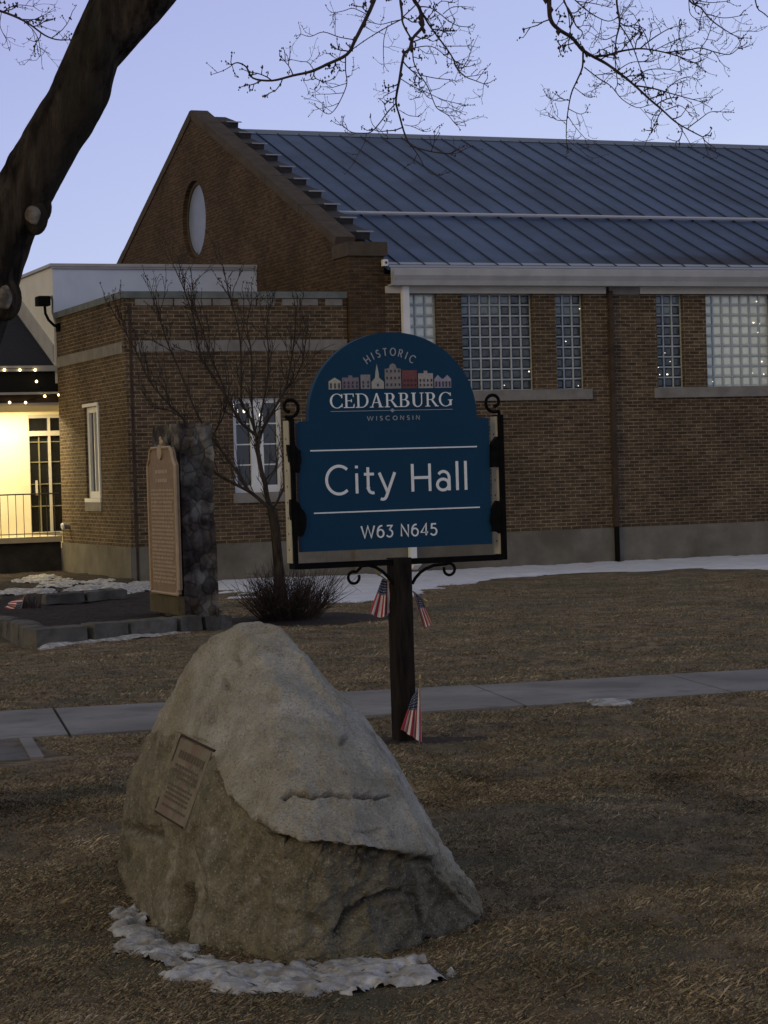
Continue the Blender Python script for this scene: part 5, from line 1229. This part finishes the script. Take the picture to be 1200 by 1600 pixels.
groups = [
 # hanging cluster, centre-left
 [([(700,-285),(650,-170),(610,-70),(592,-20),(577,18),(555,62),(542,85),(510,101),(485,112),(458,118),(425,126),(395,122),(385,105),(372,98),(362,101)], 8, 1.6, .55),
  ([(540,88),(540,110),(542,130),(535,150),(524,170),(515,178),(507,176)], 2.0, 1.1, .8), ([(553,62),(530,58),(505,50),(485,57),(470,53)], 1.7, 1.0, .6),
  ([(632,28),(605,42),(575,60),(552,76)], 1.8, 1.5, .3), ([(572,22),(552,13),(537,17),(522,20)], 1.5, 1, .6), ([(492,112),(482,98),(470,96),(455,93)], 1.4, 1, .6)],
 [([(690,-285),(650,-150),(628,-60),(625,-10),(628,20),(630,38),(645,65)], 6, 2.6, .3), ([(630,30),(612,34),(595,38),(580,35)], 1.8, 1, .7), ([(606,40),(600,60),(599,85),(600,100)], 1.5, .9, .7), ([(628,28),(645,12),(655,2)], 2, 1.6, .3)],
 [([(760,-292),(700,-160),(660,-60),(645,-10),(655,12),(659,28),(660,42),(645,60),(640,76),(632,84),(628,100),(624,125),(620,145),(619,162),(624,180),(631,205),(640,225),(655,232),(680,238),(702,240)], 7, 1.6, .45),
  ([(643,228),(655,245),(664,262),(675,272),(688,274)], 1.6, 1, .8), ([(618,162),(605,176),(595,190),(580,206),(565,208),(548,206),(536,196)], 2.2, 1.2, .7),
  ([(645,72),(646,95),(655,115),(668,135),(678,160),(684,170),(700,180),(710,192)], 2.2, 1.1, .9), ([(655,117),(680,122),(698,124),(710,126)], 1.7, 1, .9),
  ([(626,123),(645,135),(662,142),(690,155),(716,162)], 1.6, 1, .9), ([(624,172),(638,180),(652,182)], 1.2, .9, .6), ([(632,195),(645,198),(660,205)], 1.3, .9, .8), ([(641,76),(665,72),(680,75),(700,90),(715,98)], 1.7, 1, .9), ([(620,140),(608,146),(600,150)], 1.2, .9, .6)],
 [([(655,12),(668,35),(682,55),(695,72),(707,90),(715,108),(728,120),(740,125),(756,131)], 3.2, 1.3, .9), ([(655,10),(672,12),(688,22),(700,32),(715,40),(730,42)], 1.9, 1.1, .8), ([(692,22),(705,12),(720,10)], 1.5, 1, .8), ([(680,10),(690,2),(702,3)], 1.5, 1, .8), ([(695,72),(715,72),(730,72)], 1.4, 1, .9), ([(720,110),(730,95),(736,80)], 1.3, 1, .5)],
 # right-hand spray
 [([(900,-300),(865,-180),(856,-80),(857,-20),(858,5),(860,30),(872,45),(895,60),(910,78),(930,90),(945,98),(965,112),(990,132),(1015,155),(1035,172),(1055,190),(1075,202),(1098,214)], 9, 1.8, .7),
  ([(930,88),(950,86),(970,80),(1000,76),(1030,80),(1060,88),(1085,98)], 4.2, 1.4, .9), ([(1000,76),(1020,60),(1045,45),(1062,40)], 2.2, 1.1, .9), ([(1015,76),(1010,58),(1000,40),(990,22)], 1.8, 1, .9), ([(1040,82),(1075,78),(1095,75),(1120,82),(1140,85),(1153,76)], 2.3, 1.2, .9),
  ([(1095,75),(1105,60),(1112,38)], 1.5, 1, .8), ([(911,80),(910,105),(902,125),(893,145),(888,170),(885,195),(885,222)], 3.2, 1.2, .7), ([(888,155),(875,158),(860,155)], 1.4, 1, .8), ([(886,180),(900,200),(914,216)], 1.3, .9, .8), ([(898,137),(915,150),(922,152)], 1.3, 1, 1), ([(888,170),(905,178),(914,176)], 1.3, 1, .8), ([(886,188),(872,188),(864,184)], 1.3, 1, .8),
  ([(913,105),(935,122),(955,135),(972,155),(995,168),(1012,165)], 2, 1, .95), ([(995,134),(1020,138),(1045,145),(1070,152),(1092,158)], 2.8, 1.2, .95), ([(1040,140),(1060,125),(1078,120),(1090,125)], 1.7, 1, .95),
  ([(1028,172),(1018,188),(1018,205),(1010,220)], 1.4, .9, .5), ([(1040,172),(1062,165),(1075,175)], 1.8, 1, .9), ([(1075,200),(1095,185),(1110,175),(1130,175)], 1.7, 1, .95), ([(1055,188),(1070,210),(1080,228)], 1.5, .9, .6), ([(985,128),(1010,110),(1040,108),(1060,112)], 1.8, 1, .95), ([(965,110),(985,98),(1005,96)], 1.6, 1, .9), ([(1060,88),(1080,98),(1098,94)], 1.6, 1, .95), ([(1020,80),(1048,66),(1070,58)], 1.6, 1, .95)],
 [([(980,-296),(968,-120),(963,-10),(968,35),(963,60),(961,90),(965,130)], 4.5, 1.3, .5), ([(968,38),(985,65),(995,90),(1005,120),(1014,148)], 2.2, 1, .6), ([(968,36),(975,20),(984,10)], 1.4, 1, .6), ([(962,55),(945,62),(930,56)], 1.6, 1, .9)],
 [([(900,-298),(890,-100),(880,-10),(892,20),(900,40),(910,50),(906,60)], 4, 1.2, .9), ([(893,-5),(912,12),(930,25),(950,33),(965,28)], 2.2, 1.2, .95), ([(900,2),(925,5),(948,10)], 1.8, 1, .95)],
 [([(1110,-280),(1085,-120),(1075,-10),(1095,12),(1110,30),(1130,45),(1152,58)], 4, 1.3, .8), ([(1105,22),(1130,28),(1155,25)], 1.7, 1, .9), ([(1076,-8),(1078,20),(1088,30)], 1.6, 1, .7), ([(1085,0),(1110,4),(1135,2)], 1.6, 1, .9)],
 [([(1190,-250),(1180,-100),(1180,0),(1195,22),(1215,38)], 3, 1.3, .5)],
]
for g in groups:
    mb = MB()
    for (pp, a, b, tw_) in g:
        q = hang(pp, a*.5, b*.5, DT+rng.uniform(-.15, .15)*0, tw_); mb.add(q.v, q.f)
    obj('branch', mb, M['twig'], TR, smooth=False)
mb = MB()
for (pp, a, b, tw_) in (([(-290,-40),(-180,-60),(-80,-15),(-20,10),(0,17),(22,25),(45,37),(70,55),(90,62),(112,62)], 7, 1.5, .8), ([(30,27),(50,45),(60,62),(64,86)], 1.8, 1, .8), ([(5,18),(25,8),(52,10)], 1.8, 1, .95), ([(40,34),(60,28),(75,20)], 1.5, 1, .9), ([(2,20),(0,40),(8,58)], 1.4, 1, .8)):
    q = hang(pp, a*.5, b*.5, DT+.6, tw_); mb.add(q.v, q.f)
obj('branch', mb, M['twig'], TR)

# ------------------------------------------------------------------ small multi-stemmed tree in front of the wing
DS = 31.0; gpt = atD(437, 932, DS)
ST = thing('young_tree', 'slender bare multi stemmed tree in front of the wing window', 'tree', (gpt[0], gpt[1], gz(gpt[1])))
K = DS/F_PX
mb = MB(); mb.tube([atD(a, b, DS) for a, b in ((439,940),(437,905),(433,860),(430,825),(425,795))], [11*K,8.5*K,7.5*K,7.5*K,8*K], 12, jit=.08, sc=6); obj('trunk', mb, M['bark'], ST, smooth=True)
sb = [([(425,797),(418,780),(414,755),(408,735),(403,705),(401,681)], 7.5, 5.5), ([(401,681),(385,668),(373,656),(355,624),(333,587),(314,558),(304,503),(289,456),(273,419)], 4.2, 1.2),
      ([(403,690),(412,668),(422,650),(436,626),(448,600),(458,545),(462,503),(460,470)], 4.5, 1.3), ([(400,682),(392,655),(378,630),(377,600),(376,541),(370,503),(357,456),(349,417)], 3.6, 1.2), ([(401,684),(394,637),(393,556),(386,509),(393,472)], 3.2, 1.2),
      ([(404,700),(408,647),(417,600),(420,556),(417,509),(423,470)], 3.2, 1.2), ([(424,797),(405,780),(389,768),(364,755),(339,741),(318,715),(300,685),(285,653),(262,630),(233,594),(213,550),(196,519),(189,490)], 5, 1.3),
      ([(389,768),(373,741),(352,712),(336,690),(312,655),(295,616),(279,575),(264,541),(251,503),(243,464)], 4.4, 1.2), ([(355,624),(345,594),(330,560),(318,520),(305,480),(298,419)], 2.6, 1.0), ([(426,797),(437,776),(446,755),(452,730),(462,700)], 4, 1.5),
      ([(320,700),(340,668),(352,640),(358,600),(352,560)], 2.2, 1), ([(436,628),(446,610),(462,590),(474,560),(478,520)], 2.2, 1), ([(285,653),(262,640),(240,636),(225,615)], 1.8, .9), ([(262,630),(258,600),(246,560)], 1.8, .9), ([(414,750),(428,735),(436,715)], 2.4, 1)]
for (pp, a, b) in sb:
    ph = rng.uniform(0, 6); p_ = smooth_path([(x, y, 0) for x, y in pp], 4); N_ = len(p_); off = rng.uniform(-.5, .5)
    P3 = [atD(x, y, DS+off*i/N_+.05*math.sin(ph+i*.4)) for i, (x, y, c) in enumerate(p_)]; rs = [(a+(b-a)*i/(N_-1))*.6*K for i in range(N_)]
    mb = MB(); mb.tube(P3, rs, 7, jit=.1, sc=9)
    for i in range(3, N_):
        if random.random() < .8:
            seg = P3[i]-P3[i-1]; t_ = seg/np.linalg.norm(seg); s_ = rng.normal(size=3); s_ -= t_*(s_@t_); s_ /= np.linalg.norm(s_)
            grow(mb, P3[i], t_*1.0+s_*.42, random.uniform(.22,.58), min(.0065, rs[i]*.75), 1, .6, .35, buds=i > N_*.6)
    obj('stem', mb, M['twig2'], ST)

# russet shrub at its foot
gs = G(452, 972); SH = thing('russet_shrub', 'low russet twiggy shrub behind the boulder beside the stone monument', 'shrub', tuple(gs))
for part in range(3):
    mb = MB()
    for i in range(170):
        a = random.uniform(0, 6.28); q = random.random()**.6; b = gs+v3((math.cos(a)*.30*q, math.sin(a)*.30*q, 0)); b[2] = gs[2]-.02
        lean = random.uniform(.1, .95)*(.4+q); d = v3((math.cos(a)*lean, math.sin(a)*lean, 1)); d /= np.linalg.norm(d); L_ = random.uniform(.35, .72)
        d2 = d+rng.normal(size=3)*.25; mb.tube([b, b+d*L_*.5, b+d*L_*.5+d2*L_*.5], [.0045,.0038,.002], 3, caps=False)
        for _ in range(3):
            s_ = rng.normal(size=3)*.6+d; s_ /= np.linalg.norm(s_); t_ = random.uniform(.4,.95); c = b+d*L_*t_; mb.tube([c, c+s_*random.uniform(.08,.2)], [.0025,.0015], 3, caps=False)
    obj('stems', mb, M['redtwig'], SH)
# dark ground patch under and beside the shrub
mb = MB(); N_ = 48; vs = [(gs[0]+.4, gs[1]+.3, gs[2]+.03)]
for k, rr_ in ((1, .55), (2, 1.0)):
    for i in range(N_):
        a = 2*math.pi*i/N_; q = rr_*(1+.2*noise.noise(Vector((math.cos(a)*2, math.sin(a)*2, 3+k)))); x, y = gs[0]+.35+q*1.15*math.cos(a), gs[1]+.5+q*1.5*math.sin(a); vs.append((x, y, gz(y)+(.045 if k == 1 else -.02)))
mb.add(vs, [(0, 1+i, 1+(i+1)%N_) for i in range(N_)]+[(1+i, 1+N_+i, 1+N_+(i+1)%N_, 1+(i+1)%N_) for i in range(N_)])
obj('shrub_dark_ground', mb, M['soil'], kind='structure', smooth=True)
